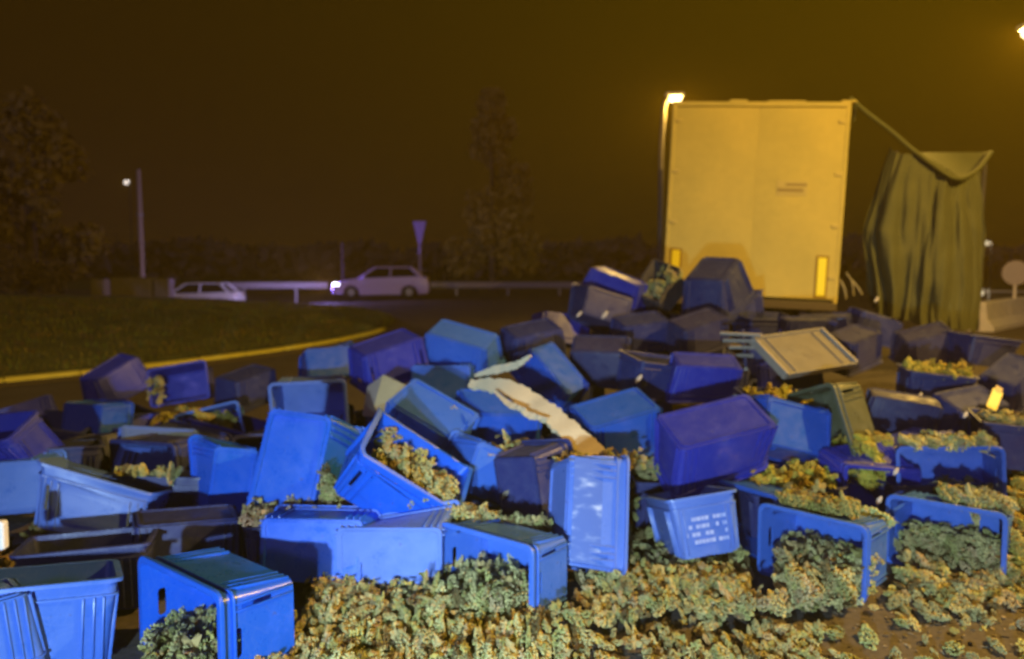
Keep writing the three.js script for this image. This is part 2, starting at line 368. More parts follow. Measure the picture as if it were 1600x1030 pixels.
{
  const b = at(656, 412, 41.6), t = thing('give_way_sign', 'purple lit triangular sign on a pole behind the white hatchback', 'road sign', [b.x, 0, -41.6]);
  mesh('pole', cyl(0.07, 0.07, 3.4, 12).translate(0, 1.7, -0.09), std(lin(0.30, 0.24, 0.5), 0.5), t);
  const s = new THREE.Shape(); s.moveTo(-0.29, 0); s.quadraticCurveTo(-0.32, 0.04, -0.28, 0.06); s.lineTo(0.28, 0.06); s.quadraticCurveTo(0.32, 0.04, 0.29, 0); s.lineTo(0.05, -1.02); s.quadraticCurveTo(0, -1.08, -0.05, -1.02); s.closePath();
  const sm = std(lin(0.26, 0.20, 0.62), 0.45);
  mesh('sign_plate', new THREE.ExtrudeGeometry(s, { depth: 0.02, bevelEnabled: true, bevelSize: 0.008, bevelThickness: 0.006, bevelSegments: 2 }).translate(0, 3.55, 0), sm, t);
  mesh('bracket', box(0.2, 0.03, 0.05, 0, 3.45, -0.03), M.steel, t); mesh('bracket', box(0.14, 0.03, 0.05, 0, 3.0, -0.03), M.steel, t);
  const c = at(535, 412, 45), u = thing('marker_post', 'thin dim post standing behind the headlight of the hatchback', 'post', [c.x, 0, -45]);
  mesh('pole', cyl(0.045, 0.055, 2.7, 10).translate(0, 1.35, 0), std(lin(0.16, 0.12, 0.2), 0.7), u);
  mesh('cap', new THREE.SphereGeometry(0.06, 10, 6).translate(0, 2.7, 0), M.darkSteel, u);
}
{
  const b = at(1588, 412, 22.5), t = thing('round_sign', 'round grey road sign on a short pole above the white barrier', 'road sign', [b.x, 0, -22.5], R(-25));
  mesh('sign_plate', cyl(0.30, 0.30, 0.02, 32).rotateX(Math.PI / 2).translate(0, 1.36, 0), std(lin(0.30, 0.26, 0.27), 0.6), t);
  mesh('rim', new THREE.TorusGeometry(0.30, 0.016, 8, 36).translate(0, 1.36, 0), std(lin(0.42, 0.36, 0.33), 0.5), t);
  mesh('pole', cyl(0.04, 0.04, 1.5, 12).translate(0.0, 0.72, -0.04), std(lin(0.66, 0.6, 0.5), 0.5), t);
  mesh('bracket', box(0.2, 0.04, 0.03, 0, 1.36, -0.02), M.steel, t);
}
{
  // white concrete barrier on the right, tapering away
  const a = at(1531, 518, 20.4), e = at(1680, 487, 28.6), len = a.distanceTo(e), dir = Math.atan2(-(e.z - a.z), e.x - a.x);
  const t = thing('white_barrier', 'low white concrete barrier behind the tarpaulin at right', 'barrier', [a.x, 0, a.z], dir);
  const s = new THREE.Shape(); [[-0.28, 0], [-0.28, 0.1], [-0.14, 0.28], [-0.1, 0.66], [-0.07, 0.69], [0.07, 0.69], [0.1, 0.66], [0.14, 0.28], [0.28, 0.1], [0.28, 0]].forEach((p, i) => i ? s.lineTo(...p) : s.moveTo(...p));
  const n = Math.ceil(len / 2.1);
  for (let i = 0; i < n; i++) {
    const g = new THREE.ExtrudeGeometry(s, { depth: 2.06, bevelEnabled: true, bevelSize: 0.012, bevelThickness: 0.012, bevelSegments: 2 }).rotateY(Math.PI / 2).translate(i * 2.1, 0, 0);
    mesh('segment', boxUV(g), M.white, t);
  }
  const rg = thing('barrier_handrail', 'thin dim rail line running behind the round sign at right', 'rail', [0, 0, 0]);
  const p0 = at(1526, 455, 27), p1 = at(1700, 457, 27);
  mesh('rail', rod(p0, p1, 0.035), M.steel, rg);
  for (let i = 0; i < 4; i++) { const p = p0.clone().lerp(p1, i / 3); mesh('post', rod(V3(p.x, 0, p.z), p, 0.03), M.steel, rg); }
}

// ---------------------------------------------------------------- cars
function car(name, label, pos, yaw, paint) {
  const t = thing(name, label, 'car', pos, yaw);
  const sh = new THREE.Shape(); // side view, nose towards -x
  [[-2.12, 0.30], [-2.16, 0.52], [-2.06, 0.68], [-1.6, 0.80], [-1.02, 0.90], [1.55, 0.98], [2.02, 0.95], [2.12, 0.72], [2.14, 0.40], [2.08, 0.28],
   [1.72, 0.27], [1.68, 0.46], [1.50, 0.62], [1.28, 0.66], [1.05, 0.60], [0.90, 0.44], [0.87, 0.24], [-0.92, 0.22], [-0.95, 0.42], [-1.10, 0.58], [-1.32, 0.66], [-1.54, 0.60], [-1.70, 0.44], [-1.73, 0.27]].forEach((p, i) => i ? sh.lineTo(...p) : sh.moveTo(...p));
  sh.closePath();
  mesh('body', boxUV(toCreasedNormals(new THREE.ExtrudeGeometry(sh, { depth: 1.62, bevelEnabled: true, bevelSize: 0.05, bevelThickness: 0.06, bevelSegments: 3 }).translate(0, 0, -0.81), 0.7)), paint, t);
  // cabin: loft between belt line and roof
  const loft = (b, r, bw, rw) => { // b, r: [front, rear] x at belt and roof
    const P = [[b[0], 0.93, bw], [b[1], 0.97, bw], [b[1], 0.97, -bw], [b[0], 0.93, -bw], [r[0], 1.42, rw], [r[1], 1.40, rw], [r[1], 1.40, -rw], [r[0], 1.42, -rw]].map(p => V3(...p));
    const f = [[0, 1, 5, 4], [2, 3, 7, 6], [3, 0, 4, 7], [1, 2, 6, 5], [4, 5, 6, 7]], pos2 = [];
    for (const q of f) for (const k of [q[0], q[1], q[2], q[0], q[2], q[3]]) pos2.push(P[k].x, P[k].y, P[k].z);
    const g = new THREE.BufferGeometry(); g.setAttribute('position', new THREE.Float32BufferAttribute(pos2, 3)); g.computeVertexNormals(); return boxUV(g);
  };
  mesh('cabin_glass', loft([-0.98, 1.86], [-0.22, 1.35], 0.78, 0.6), std(lin(0.012, 0.012, 0.014), 0.12, { side: THREE.DoubleSide }), t);
  const roof = mesh('roof', rbox(1.72, 0.06, 1.3, 0.03, 0.58, 1.43, 0, 3), paint, t);
  for (const s of [-1, 1]) {
    mesh('pillar', [rod(V3(-0.98, 0.93, 0.8 * s), V3(-0.24, 1.42, 0.62 * s), 0.04), rod(V3(0.42, 0.94, 0.8 * s), V3(0.45, 1.42, 0.62 * s), 0.035), rod(V3(1.84, 0.97, 0.79 * s), V3(1.36, 1.41, 0.62 * s), 0.07)], paint, t);
    for (const x of [-1.32, 1.28]) {
      const w = mesh('wheel', [new THREE.TorusGeometry(0.235, 0.085, 10, 24).translate(x, 0.32, 0.80 * s)], M.rubber, t);
      mesh('rim', [cyl(0.2, 0.2, 0.1, 20).rotateX(Math.PI / 2).translate(x, 0.32, 0.80 * s)], M.steel, w);
    }
    mesh('headlight', rbox(0.34, 0.17, 0.36, 0.06, -1.99, 0.66, 0.70 * s, 3), name === 'hatchback' ? new THREE.MeshStandardMaterial({ color: 0x000000, emissive: lin(0.85, 0.8, 1), emissiveIntensity: 7 }) : M.steel, t);
    mesh('tail_light', rbox(0.1, 0.26, 0.22, 0.03, 2.09, 0.82, 0.68 * s, 3), std(lin(0.5, 0.36, 0.16), 0.4), t);
  }
  mesh('mirror', rbox(0.14, 0.1, 0.16, 0.03, -0.72, 0.98, 0.93), paint, t);
  mesh('sill', box(1.8, 0.05, 1.6, 0, 0.2, 0), M.darkSteel, t);
  return t;
}
{
  const c = at(597, 412, 40);
  car('hatchback', 'pale lavender hatchback with a glowing headlight in front of the guardrail', [c.x, 0, -40], R(3), std(lin(0.58, 0.48, 0.95), 0.35));
  for (const s of [1]) {
    const p = V3(c.x - 2.3, 0.62, -40 + 0.62 + 0.1), l = new THREE.SpotLight(lin(0.62, 0.5, 1), 55, 0, R(60), 0.8, 2);
    l.position.copy(p); l.target.position.set(c.x - 7, 0.3, -41.5); pointLamp(V3(c.x - 2.45, 0.75, -39.1), lin(0.42, 0.3, 1), 34, 4); l.castShadow = true; l.shadow.radius = 3; scene.add(l, l.target);
  }
  const e = at(304, 412, 42);
  car('white_car', 'white parked car whose roof shows over the grass mound at left', [e.x, -0.78, -42], R(2), std(lin(0.72, 0.74, 0.70), 0.4));
}

// ---------------------------------------------------------------- lorry trailer
{
  const bl = at(1038, 462, 12.3), W = 2.30, H = 2.68, L = 13.4, deck = bl.y;
  const t = thing('lorry_trailer', 'lorry trailer with pale closed rear doors and two yellow markers', 'trailer', [bl.x, deck, bl.z], R(-12));
  const tilt = new THREE.Matrix4().makeRotationZ(R(-2.4));
  const doorM = std(lin(0.62, 0.52, 0.125), 0.75, { map: rep(scuffMap, 0.35) });
  const add = (n, g, m, p = t) => mesh(n, (Array.isArray(g) ? merge(g) : g).applyMatrix4(tilt), m, p);
  const d1 = add('door', rbox(W * 0.5 - 0.027, H - 0.10, 0.05, 0.003, W * 0.25 + 0.012, H / 2 + 0.005, 0.0), doorM);
  const d2 = add('door', rbox(W * 0.5 - 0.027, H - 0.10, 0.05, 0.003, W * 0.75 - 0.012, H / 2 + 0.005, 0.0), doorM);
  add('door_post', rbox(0.06, H, 0.12, 0.015, 0.0, H / 2, -0.03), doorM); add('door_post', rbox(0.06, H, 0.12, 0.015, W, H / 2, -0.03), doorM);
  add('door_seal', rbox(0.05, H - 0.2, 0.02, 0.004, W / 2, H / 2, 0.0125), doorM);
  add('top_beam', [rbox(W + 0.06, 0.07, 0.14, 0.015, W / 2, H + 0.0, -0.04), rbox(0.24, 0.035, 0.1, 0.012, 0.86, H + 0.045, -0.02), rbox(0.2, 0.03, 0.1, 0.012, 2.3, H + 0.045, -0.02), rbox(0.5, 0.02, 0.1, 0.008, 1.5, H + 0.043, -0.02)], doorM);
  add('rear_sill', rbox(W + 0.06, 0.12, 0.16, 0.02, W / 2, -0.045, -0.05), std(lin(0.10, 0.08, 0.05), 0.7));
  // hinges, as the small dark ticks at the right edge
  const hg = std(lin(0.52, 0.43, 0.12), 0.7);
  for (const y of [0.35, 1.05, 1.75, 2.45]) { add('hinge', rbox(0.09, 0.05, 0.02, 0.008, W - 0.07, y, 0.032), hg, d2); add('hinge', rbox(0.09, 0.05, 0.02, 0.008, 0.07, y, 0.032), hg, d1); }
  // faint printed plate on the right door: two rows of worn grey print
  const plate = add('print_plate', rbox(0.40, 0.20, 0.006, 0.002, 1.64, 1.55, 0.029), std(lin(0.50, 0.41, 0.12), 0.7), d2);
  add('print_row', [rbox(0.28, 0.035, 0.004, 0.0015, 1.69, 1.60, 0.033), rbox(0.34, 0.05, 0.004, 0.0015, 1.62, 1.525, 0.033)], std(lin(0.30, 0.23, 0.07), 0.8), d2);
  const mk = new THREE.MeshStandardMaterial({ color: lin(0.98, 0.86, 0.01), roughness: 0.5 });
  add('marker', rbox(0.11, 0.50, 0.012, 0.004, 0.13, 0.40, 0.033), mk, d1);
  add('marker', rbox(0.11, 0.52, 0.012, 0.004, W - 0.2, 0.36, 0.033), mk, d2);
  const mb = std(lin(0.30, 0.19, 0.01), 0.7);
  add('marker_edge', rbox(0.17, 0.56, 0.008, 0.003, 0.13, 0.40, 0.029), mb, d1);
  add('marker_edge', rbox(0.17, 0.58, 0.008, 0.003, W - 0.2, 0.36, 0.029), mb, d2);
  // bodywork behind the doors: roof, deck, left curtain, front wall, posts of the torn right side
  const dk = std(lin(0.06, 0.055, 0.045), 0.8);
  add('roof', box(W, 0.04, L, W / 2, H + 0.005, -L / 2 - 0.11), dk);
  add('deck', box(W, 0.12, L, W / 2, -0.045, -L / 2 - 0.14), M.darkSteel);
  add('curtain', box(0.02, H, L, 0.0, H / 2, -L / 2 - 0.1), M.tarp);
  add('front_wall', box(W, H, 0.05, W / 2, H / 2, -L - 0.1), dk);
  for (let i = 1; i <= 3; i++) add('side_post', box(0.06, H, 0.08, W - 0.03, H / 2, -L * i / 4), dk);
  add('chassis', [box(0.12, 0.35, L - 1, 0.75, -0.30, -L / 2 - 0.5), box(0.12, 0.35, L - 1, 1.75, -0.30, -L / 2 - 0.5)], M.darkSteel);
  add('bumper', [rbox(W - 0.1, 0.12, 0.08, 0.02, W / 2, -0.62, -0.1), box(0.08, 0.5, 0.08, 0.6, -0.36, -0.12), box(0.08, 0.5, 0.08, 1.9, -0.36, -0.12)], std(lin(0.14, 0.12, 0.1), 0.7));
  for (const x of [0.62, 1.88]) for (let i = 0; i < 3; i++) {
    const c = V3(x > 1 ? W - 0.2 : 0.2, -0.62, -1.9 - i * 1.3), w = add('wheel', new THREE.TorusGeometry(0.36, 0.15, 12, 28).rotateY(Math.PI / 2).scale(1.15, 1, 1).translate(c.x, c.y, c.z), M.rubber);
    add('rim', cyl(0.26, 0.26, 0.2, 20).rotateZ(Math.PI / 2).translate(c.x, c.y, c.z), M.steel, w);
  }
  for (const x of [0.25, W - 0.25]) add('mudguard', rbox(0.36, 0.4, 0.02, 0.008, x, -0.55, -0.9), M.rubber);
  // torn pale ends of strap at the lower right corner
  const sm = std(lin(0.34, 0.30, 0.17), 0.8, { side: THREE.DoubleSide });
  for (let i = 0; i < 4; i++) {
    const a = at(1304 + i * 9, 426 + (i % 2) * 12, 12.1), g = tube([a, a.clone().add(V3(0.03 + 0.02 * i, -0.12, 0.03)), a.clone().add(V3(0.05 + 0.03 * i, -0.20 - 0.06 * (i % 3), 0.02))], 0.011 + 0.004 * (i % 2), 10, 5);
    const m = mesh('strap', g, sm, t); t.updateMatrixWorld(true); m.geometry.applyMatrix4(t.matrixWorld.clone().invert());
  }
}
// ---------------------------------------------------------------- torn tarpaulin at the trailer's right
{
  const t = thing('torn_tarpaulin', 'torn olive tarpaulin hanging in folds on the right of the trailer', 'tarpaulin', [0, 0, 0]);
  const sheet = (rows, cols, f, uvS = 1) => {
    const pos = [], uv = [], idx = [];
    for (let j = 0; j <= rows; j++) for (let i = 0; i <= cols; i++) {
      const p = f(i / cols, j / rows); pos.push(p.x, p.y, p.z); uv.push(i / cols * uvS, j / rows * uvS);
      if (j < rows && i < cols) { const k = j * (cols + 1) + i; idx.push(k, k + cols + 1, k + 1, k + 1, k + cols + 1, k + cols + 2); }
    }
    const g = new THREE.BufferGeometry(); g.setAttribute('position', new THREE.Float32BufferAttribute(pos, 3)); g.setAttribute('uv', new THREE.Float32BufferAttribute(uv, 2)); g.setIndex(idx); g.computeVertexNormals(); return g;
  };
  const cr = a => new THREE.CatmullRomCurve3(a.map(p => V3(...p)));
  // drape: top edge, bottom edge in picture points with their distances
  const top = cr([[1391, 229, 12.3], [1400, 238, 12.1], [1440, 243, 12.0], [1478, 262, 12.0], [1505, 276, 12.2], [1532, 262, 12.3]]);
  const mid = cr([[1348, 358, 12.2], [1372, 360, 12.0], [1425, 362, 11.9], [1462, 362, 11.8], [1502, 362, 12.0], [1540, 360, 12.3]]);
  const bot = cr([[1357, 470, 12.2], [1376, 492, 12.0], [1416, 500, 11.9], [1452, 513, 11.8], [1500, 516, 12.0], [1530, 517, 12.3]]);
  const pleat = (u, v) => { const w = u + 0.05 * noise.noise(u * 3, v * 3, 8), a = 1 - Math.abs(noise.noise(w * 8.5, v * 0.9, 2)) * 2.6, b = noise.noise(w * 22, v * 1.6, 5), c = noise.noise(u * 5, v * 6, 9); return 0.75 * a + 0.34 * b + 0.28 * c; };
  mesh('drape', sheet(46, 120, (u, v) => {
    const a = top.getPoint(u), b = mid.getPoint(u), c = bot.getPoint(u), w = v < 0.45 ? v / 0.45 : (v - 0.45) / 0.55;
    const p = v < 0.45 ? a.lerp(b, w) : b.lerp(c, w);
    p.y += (v > 0.97 ? 1 : 0) * 4 * noise.noise(u * 24, 1, 7);
    const d = p.z + 0.24 * pleat(u, v) * (0.35 + 0.65 * v);
    return at(p.x + 2.4 * noise.noise(u * 4, v * 5, 1) , p.y, d);
  }, 2), M.tarp, t);
  // scoop of the folded top: straight rear edge, sagging front edge running up to the trailer corner
  const back = cr([[1438, 238, 12.9], [1470, 238, 13.0], [1510, 238, 13.0], [1549, 237, 12.9]]);
  const front = cr([[1424, 231, 12.1], [1455, 254, 11.95], [1492, 277, 11.95], [1522, 268, 12.2], [1549, 238, 12.7]]);
  mesh('folded_top', sheet(16, 40, (u, v) => { const a = back.getPoint(u), b = front.getPoint(u), p = at(a.x, a.y, a.z).lerp(at(b.x, b.y, b.z), v); p.y -= 0.22 * Math.sin(Math.PI * v) * Math.sin(Math.PI * u); return p; }, 1), M.tarpLight, t);
  mesh('edge_band', tube([at(1328, 153, 12.2), at(1352, 174, 12.15), at(1390, 203, 12.1), at(1424, 232, 12.05), at(1455, 255, 11.95), at(1492, 278, 11.9), at(1522, 269, 12.2), at(1549, 238, 12.7)], 0.034, 60, 8), M.tarpLight, t);
  // leaning stanchions that carry it
  const pm = std(lin(0.05, 0.045, 0.04), 0.7);
  mesh('bent_post', rod(at(1400, 236, 12.45), V3(at(1416, 400, 12.7).x, 0, -12.7), 0.035), pm, t);
  mesh('bent_post', rod(at(1540, 242, 12.75), V3(at(1524, 400, 12.7).x, 0, -12.7), 0.035), pm, t);
  mesh('hanging_strap', tube([at(1335, 160, 12.3), at(1336, 176, 12.3), at(1334, 190, 12.3)], 0.014, 8, 5), M.tarp, t);
}

// ---------------------------------------------------------------- crates
const CL = 0.56, CW = 0.36, CH = 0.30, TAP = 0.026, WT = 0.006;
function rrect(L, W, r, n = 4) {
  const p = []; for (const [cx, cz, a0] of [[L / 2 - r, W / 2 - r, 0], [-L / 2 + r, W / 2 - r, 90], [-L / 2 + r, -W / 2 + r, 180], [L / 2 - r, -W / 2 + r, 270]])
    for (let i = 0; i <= n; i++) { const a = R(a0 + 90 * i / n); p.push([cx + Math.cos(a) * r, cz + Math.sin(a) * r]); }
  return p;
}
function ringLoft(levels, close = true) {   // levels: [points, y]
  const pos = [], n = levels[0][0].length, m = levels.length;
  const P = (k, i) => { const [pts, y] = levels[k % m]; const q = pts[i % n]; return [q[0], y, q[1]]; };
  for (let k = 0; k < (close ? m : m - 1); k++) for (let i = 0; i < n; i++) { const a = P(k, i), b = P(k, i + 1), c = P(k + 1, i + 1), d = P(k + 1, i); pos.push(...a, ...c, ...b, ...a, ...d, ...c); }
  const g = new THREE.BufferGeometry(); g.setAttribute('position', new THREE.Float32BufferAttribute(pos, 3)); return g;
}
function bend(g, amt, s) {        // a crate that was crushed: bowed walls, twisted rim
  const p = g.attributes.position;
  for (let i = 0; i < p.count; i++) {
    const x = p.getX(i), y = p.getY(i), z = p.getZ(i), h = (y + CH / 2) / CH;
    p.setXYZ(i, x + amt * h * (0.5 * Math.sin(z * 7 + s) - 0.25), y + amt * (0.65 * Math.sin(x * 5.2 + s * 2) * h + 0.35 * Math.sin(z * 8 + s)), z + amt * h * 1.15 * Math.sin(x * 5 + s));
  }
  g.computeVertexNormals(); return g;
}
function crateGeo(kind, amt = 0, s = 0) {
  const ev = new Evaluator(); ev.attributes = ['position', 'normal'];
  const r = 0.032, H2 = CH / 2, sub = 6, lv = [];
  for (let k = 0; k <= sub; k++) { const h = k / sub, t = TAP * 2 * (1 - h); lv.push([rrect(CL - 0.012 - t, CW - 0.012 - t, r), -H2 + CH * h]); }
  for (let k = sub; k >= 0; k--) { const h = k / sub, t = TAP * 2 * (1 - h); lv.push([rrect(CL - 0.012 - t - 2 * WT, CW - 0.012 - t - 2 * WT, r - WT), -H2 + CH * h]); }
  let g = ringLoft(lv); g.computeVertexNormals();
  g = mergeVertices(g); g.computeVertexNormals();
  let b = new Brush(g); b.updateMatrixWorld();
  const cut = (w, h, d, x, y, z) => { const c = new Brush(new RoundedBoxGeometry(w, h, d, 2, Math.min(w, h, d) * 0.42)); c.geometry.deleteAttribute('uv'); c.position.set(x, y, z); c.updateMatrixWorld(); b = ev.evaluate(b, c, SUBTRACTION); };
  // grip holes in the end walls, drain slots near the corners
  if (kind !== 'plain') {
    cut(0.09, 0.030, 0.10, CL / 2, 0.075, 0); cut(0.09, 0.030, 0.10, -CL / 2, 0.075, 0);
    for (const sx of [-1, 1]) { cut(0.017, 0.12, 0.9, sx * 0.215, 0.0, 0); cut(0.9, 0.12, 0.017, 0, 0.0, sx * 0.118); }
  }
  let body = b.geometry; body = body.index ? body.toNonIndexed() : body; for (const k of Object.keys(body.attributes)) if (!['position', 'normal'].includes(k)) body.deleteAttribute(k); body.clearGroups();
  const ring = (L, W, rad, t, y0, y1) => { const q = ringLoft([[rrect(L, W, rad), y0], [rrect(L, W, rad), y1 - 0.002], [rrect(L - 0.004, W - 0.004, rad - 0.002), y1], [rrect(L - 2 * t, W - 2 * t, rad - t), y1], [rrect(L - 2 * t, W - 2 * t, rad - t), y0]]); q.computeVertexNormals(); return q; };
  const rim = [ring(CL + 0.022, CW + 0.022, 0.045, 0.019, H2 - 0.014, H2), ring(CL - 0.004, CW - 0.004, 0.036, 0.007, H2 - 0.062, H2 - 0.054)];
  const flat = q => { const h = q.index ? q.toNonIndexed() : q; if (h.attributes.uv) h.deleteAttribute('uv'); return h; };
  const fl = []; // floor: sheet with a grid of low ribs underneath
  const fw = CL - 0.012 - TAP * 2, fd = CW - 0.012 - TAP * 2;
  const fs = ringLoft([[rrect(fw, fd, r), -H2], [rrect(fw, fd, r), -H2 + 0.006]], false); fs.computeVertexNormals();
  const cap = y => { const pts = rrect(fw - (y === -H2 ? 0 : 0.002), fd - 0.002, r), sh = new THREE.Shape(pts.map(p => new THREE.Vector2(p[0], p[1]))); return flat(new THREE.ShapeGeometry(sh).rotateX(Math.PI / 2).translate(0, y, 0)); };
  fl.push(fs, cap(-H2), cap(-H2 + 0.006));
  fl.push(flat(ring(fw - 0.03, fd - 0.03, 0.03, 0.012, -H2 - 0.007, -H2 + 0.001)));
  // vertical ribs by the corners
  const ribs = [];
  const lean = Math.atan(TAP / CH);
  for (const sx of [-1, 1]) for (const sz of [-1, 1]) {
    const set = [];
    for (const dx of [0.035, 0.065, 0.10]) {
      const g1 = new RoundedBoxGeometry(0.007, CH - 0.07, 0.012, 1, 0.003); g1.rotateX(sz * lean); g1.translate(sx * (CL / 2 - TAP - dx + 0.01), -0.028, sz * (CW / 2 - TAP / 2 - 0.004)); set.push(flat(g1));
    }
    for (const dz of [0.03, 0.055]) { const g1 = new RoundedBoxGeometry(0.012, CH - 0.07, 0.007, 1, 0.003); g1.rotateZ(-sx * lean); g1.translate(sx * (CL / 2 - TAP / 2 - 0.004), -0.028, sz * (CW / 2 - TAP - dz + 0.01)); set.push(flat(g1)); }
    ribs.push(mergeGeometries(set, false));
  }
  const fin = q => { if (amt) bend(q, amt, s); return boxUV(toCreasedNormals(q, 0.6)); };
  return { body: fin(flat(body)), rim: fin(mergeGeometries(rim.map(flat), false)), floor: fin(mergeGeometries(fl.map(flat), false)), ribs: ribs.map(fin) };
}
const G = { slot: crateGeo('slot'), plain: crateGeo('plain'), bent: crateGeo('plain', 0.06, 0.6), crush: crateGeo('slot', 0.08, 2.1), warp: crateGeo('plain', 0.055, 3.9) };
function crateProto(geo, mat) {
  const g = new THREE.Group();
  mesh('body', geo.body, mat, g); mesh('rim', geo.rim, mat, g); mesh('floor', geo.floor, mat, g);
  for (const r of geo.ribs) mesh('corner_ribs', r, mat, g);
  return g;
}
const protos = {};
const AX = { x: V3(1, 0, 0), y: V3(0, 1, 0), z: V3(0, 0, 1) };
const qa = (a, d) => new THREE.Quaternion().setFromAxisAngle(AX[a], R(d));
const BASE = {
  up: qa('x', 0), down: qa('x', 180), front: qa('x', 90), back: qa('x', -90),
  frontV: qa('z', 90).multiply(qa('x', 90)), backV: qa('z', 90).multiply(qa('x', -90)), sideR: qa('z', -90), sideL: qa('z', 90),
};
const crates = [];
const grpAll = 'blue plastic crates spilled from the trailer';
// px, py = where its centre shows, d = distance ahead; base pose, then yaw, tilt (towards the camera), roll (in the picture)
function crate(px, py, d, base, yaw, tilt, roll, mat, geo, label, opt = {}) {
  if (d > 5.6 && geo === 'plain') { yaw += rr(-16, 16); tilt += rr(-7, 7); roll += rr(-11, 11); geo = pick(['plain', 'bent', 'warp', 'warp']); if (!opt.s) opt = { ...opt, s: 0.9 }; }
  const key = geo + mat; protos[key] = protos[key] || crateProto(G[geo], M[mat]);
  const c = protos[key].clone(); c.name = numbered('crate'); scene.add(c);
  const q = qa('z', roll).multiply(qa('x', tilt)).multiply(qa('y', yaw)).multiply(BASE[base]);
  c.quaternion.copy(q); c.position.copy(opt.pos || at(px, py, d)); if (opt.s) c.scale.setScalar(opt.s);
  let lo = 9; for (const x of [-1, 1]) for (const y of [-1, 1]) for (const z of [-1, 1]) { const t = y < 0 ? 1 - TAP * 2 / CL : 1; lo = Math.min(lo, V3(x * CL / 2 * t, y * (CH / 2 + 0.004), z * CW / 2 * t).applyQuaternion(q).y + c.position.y); }
  if (lo < 0.004 || opt.ground) c.position.y += 0.004 - lo;
  c.userData.lo = undefined; delete c.userData.lo;
  tag(c, label, 'crate', opt.group || grpAll); crates.push(c); return c;
}
// ---- nearest row
const cF1 = crate(48, 985, 3.34, 'up', 27, -8, 0, 'faded', 'plain', 'upright crate with a plain pale blue side, in the lower left corner of the photo', { s: 1.12 });
crate(-75, 1040, 3.1, 'down', 40, 0, 6, 'faded', 'plain', 'pale blue crate cut off by the left edge at the bottom');
crate(142, 940, 3.92, 'up', 16, -3, 2, 'navy', 'plain', 'dark open crate whose thin rim shows just behind the lower left corner crate');
crate(292, 900, 4.3, 'down', 26, 0, -3, 'navy', 'plain', 'dark upturned crate in the shade behind the lower left tipped crate');
const cF2 = crate(340, 960, 3.40, 'front', -42, 0, 0, 'bright', 'slot', 'bright blue crate on its side pouring green bunches between the lower left crates', { s: 1.14 });
crate(500, 880, 4.15, 'backV', 12, -4, 90, 'bright', 'plain', 'bright blue crate tucked behind the ribbed corner of the lower left tipped crate');
crate(615, 884, 4.12, 'backV', 6, 0, 90, 'pale', 'bent', 'shiny pale blue crate pushed between the two tipped crates of the front row');
const cF5 = crate(790, 900, 3.97, 'front', -41, 0, 0, 'faded', 'slot', 'tipped crate in the centre of the front row with a slotted pale blue end');
const cR1 = crate(1288, 880, 4.26, 'front', -48, 0, 0, 'faded', 'slot', 'tipped open crate at right of the front row with a bright slotted end');
const cR2 = crate(1486, 860, 4.46, 'front', -42, 0, 0, 'faded', 'slot', 'tipped open crate at the right end of the front row facing the viewer');
crate(1178, 858, 4.80, 'front', -58, 0, 0, 'blue', 'slot', 'dim violet crate edge on behind the left side of the right tipped crate');
// ---- second row
const cM1 = crate(916, 803, 4.25, 'sideR', 14, -22, -4, 'pale', 'slot', 'pale blue crate standing on end with white smears, right of the centre tipped crate');
crate(838, 780, 4.75, 'sideR', 52, -5, 8, 'navy', 'slot', 'dark crate standing on end with a lit grip slot, left of the smeared crate');
const cM2 = crate(1081, 814, 4.52, 'up', 96, -12, 9, 'pale', 'plain', 'leaning crate with rows of white print on its lilac end');
const cB1 = crate(1115, 692, 4.95, 'down', 14, 32, 4, 'violet', 'bent', 'large indigo crate upside down with a bowed rim above the printed crate', { s: 1.18 });
crate(1222, 672, 5.25, 'back', 22, -20, -8, 'blue', 'plain', 'blue crate bottom leaning on the right side of the large indigo crate');
crate(960, 668, 5.35, 'down', 24, 24, 2, 'blue', 'plain', 'medium blue crate end just left of the large indigo crate');
const cC1 = crate(468, 738, 4.72, 'backV', -8, -24, -9, 'bright', 'warp', 'big bright blue crate bottom leaning back with one green piece on it', { s: 1.18 });
const cC2 = crate(628, 748, 4.42, 'up', 14, 14, -40, 'bright', 'crush', 'big bright blue crate tipped to the right showing the green bunches inside', { s: 1.12 });
crate(672, 668, 5.3, 'down', -24, 30, -14, 'faded', 'warp', 'dusky blue upturned crate right behind the big tipped bright crate');
crate(776, 658, 5.55, 'down', 12, 26, -8, 'blue', 'plain', 'upturned blue crate under the pale torn board');
crate(770, 745, 5.0, 'back', 26, -18, -20, 'faded', 'plain', 'small looking blue crate face between the filled crate and the dark standing crate');
crate(354, 785, 5.0, 'backV', 34, -10, -6, 'bright', 'bent', 'narrow bright blue crate face left of the big leaning crate', { s: 0.82 });
const cL7 = crate(163, 800, 4.75, 'up', 12, -18, -11, 'pale', 'crush', 'crushed pale blue crate with a bowed broken rim at left', { s: 1.1 });
crate(246, 712, 5.85, 'down', 30, 22, -22, 'pale', 'bent', 'small crushed pale blue crate lying upside down above the broken rim crate');
crate(14, 758, 5.15, 'back', 14, -8, 3, 'faded', 'plain', 'blue crate cut by the left edge under a slanted crate rim');
crate(10, 698, 5.35, 'up', -12, 24, 16, 'violet', 'bent', 'slanted violet crate resting over the blue crate at the left edge');
const cL11 = crate(268, 812, 5.1, 'up', 8, -8, -2, 'navy', 'plain', 'dark crate with pale bits along its rim, right of the broken rim crate');
const cTop = crate(470, 890, 4.4, 'up', 20, 0, 0, 'navy', 'plain', 'low dark crate with pinkish pieces on top, above the ribbed corner in front');
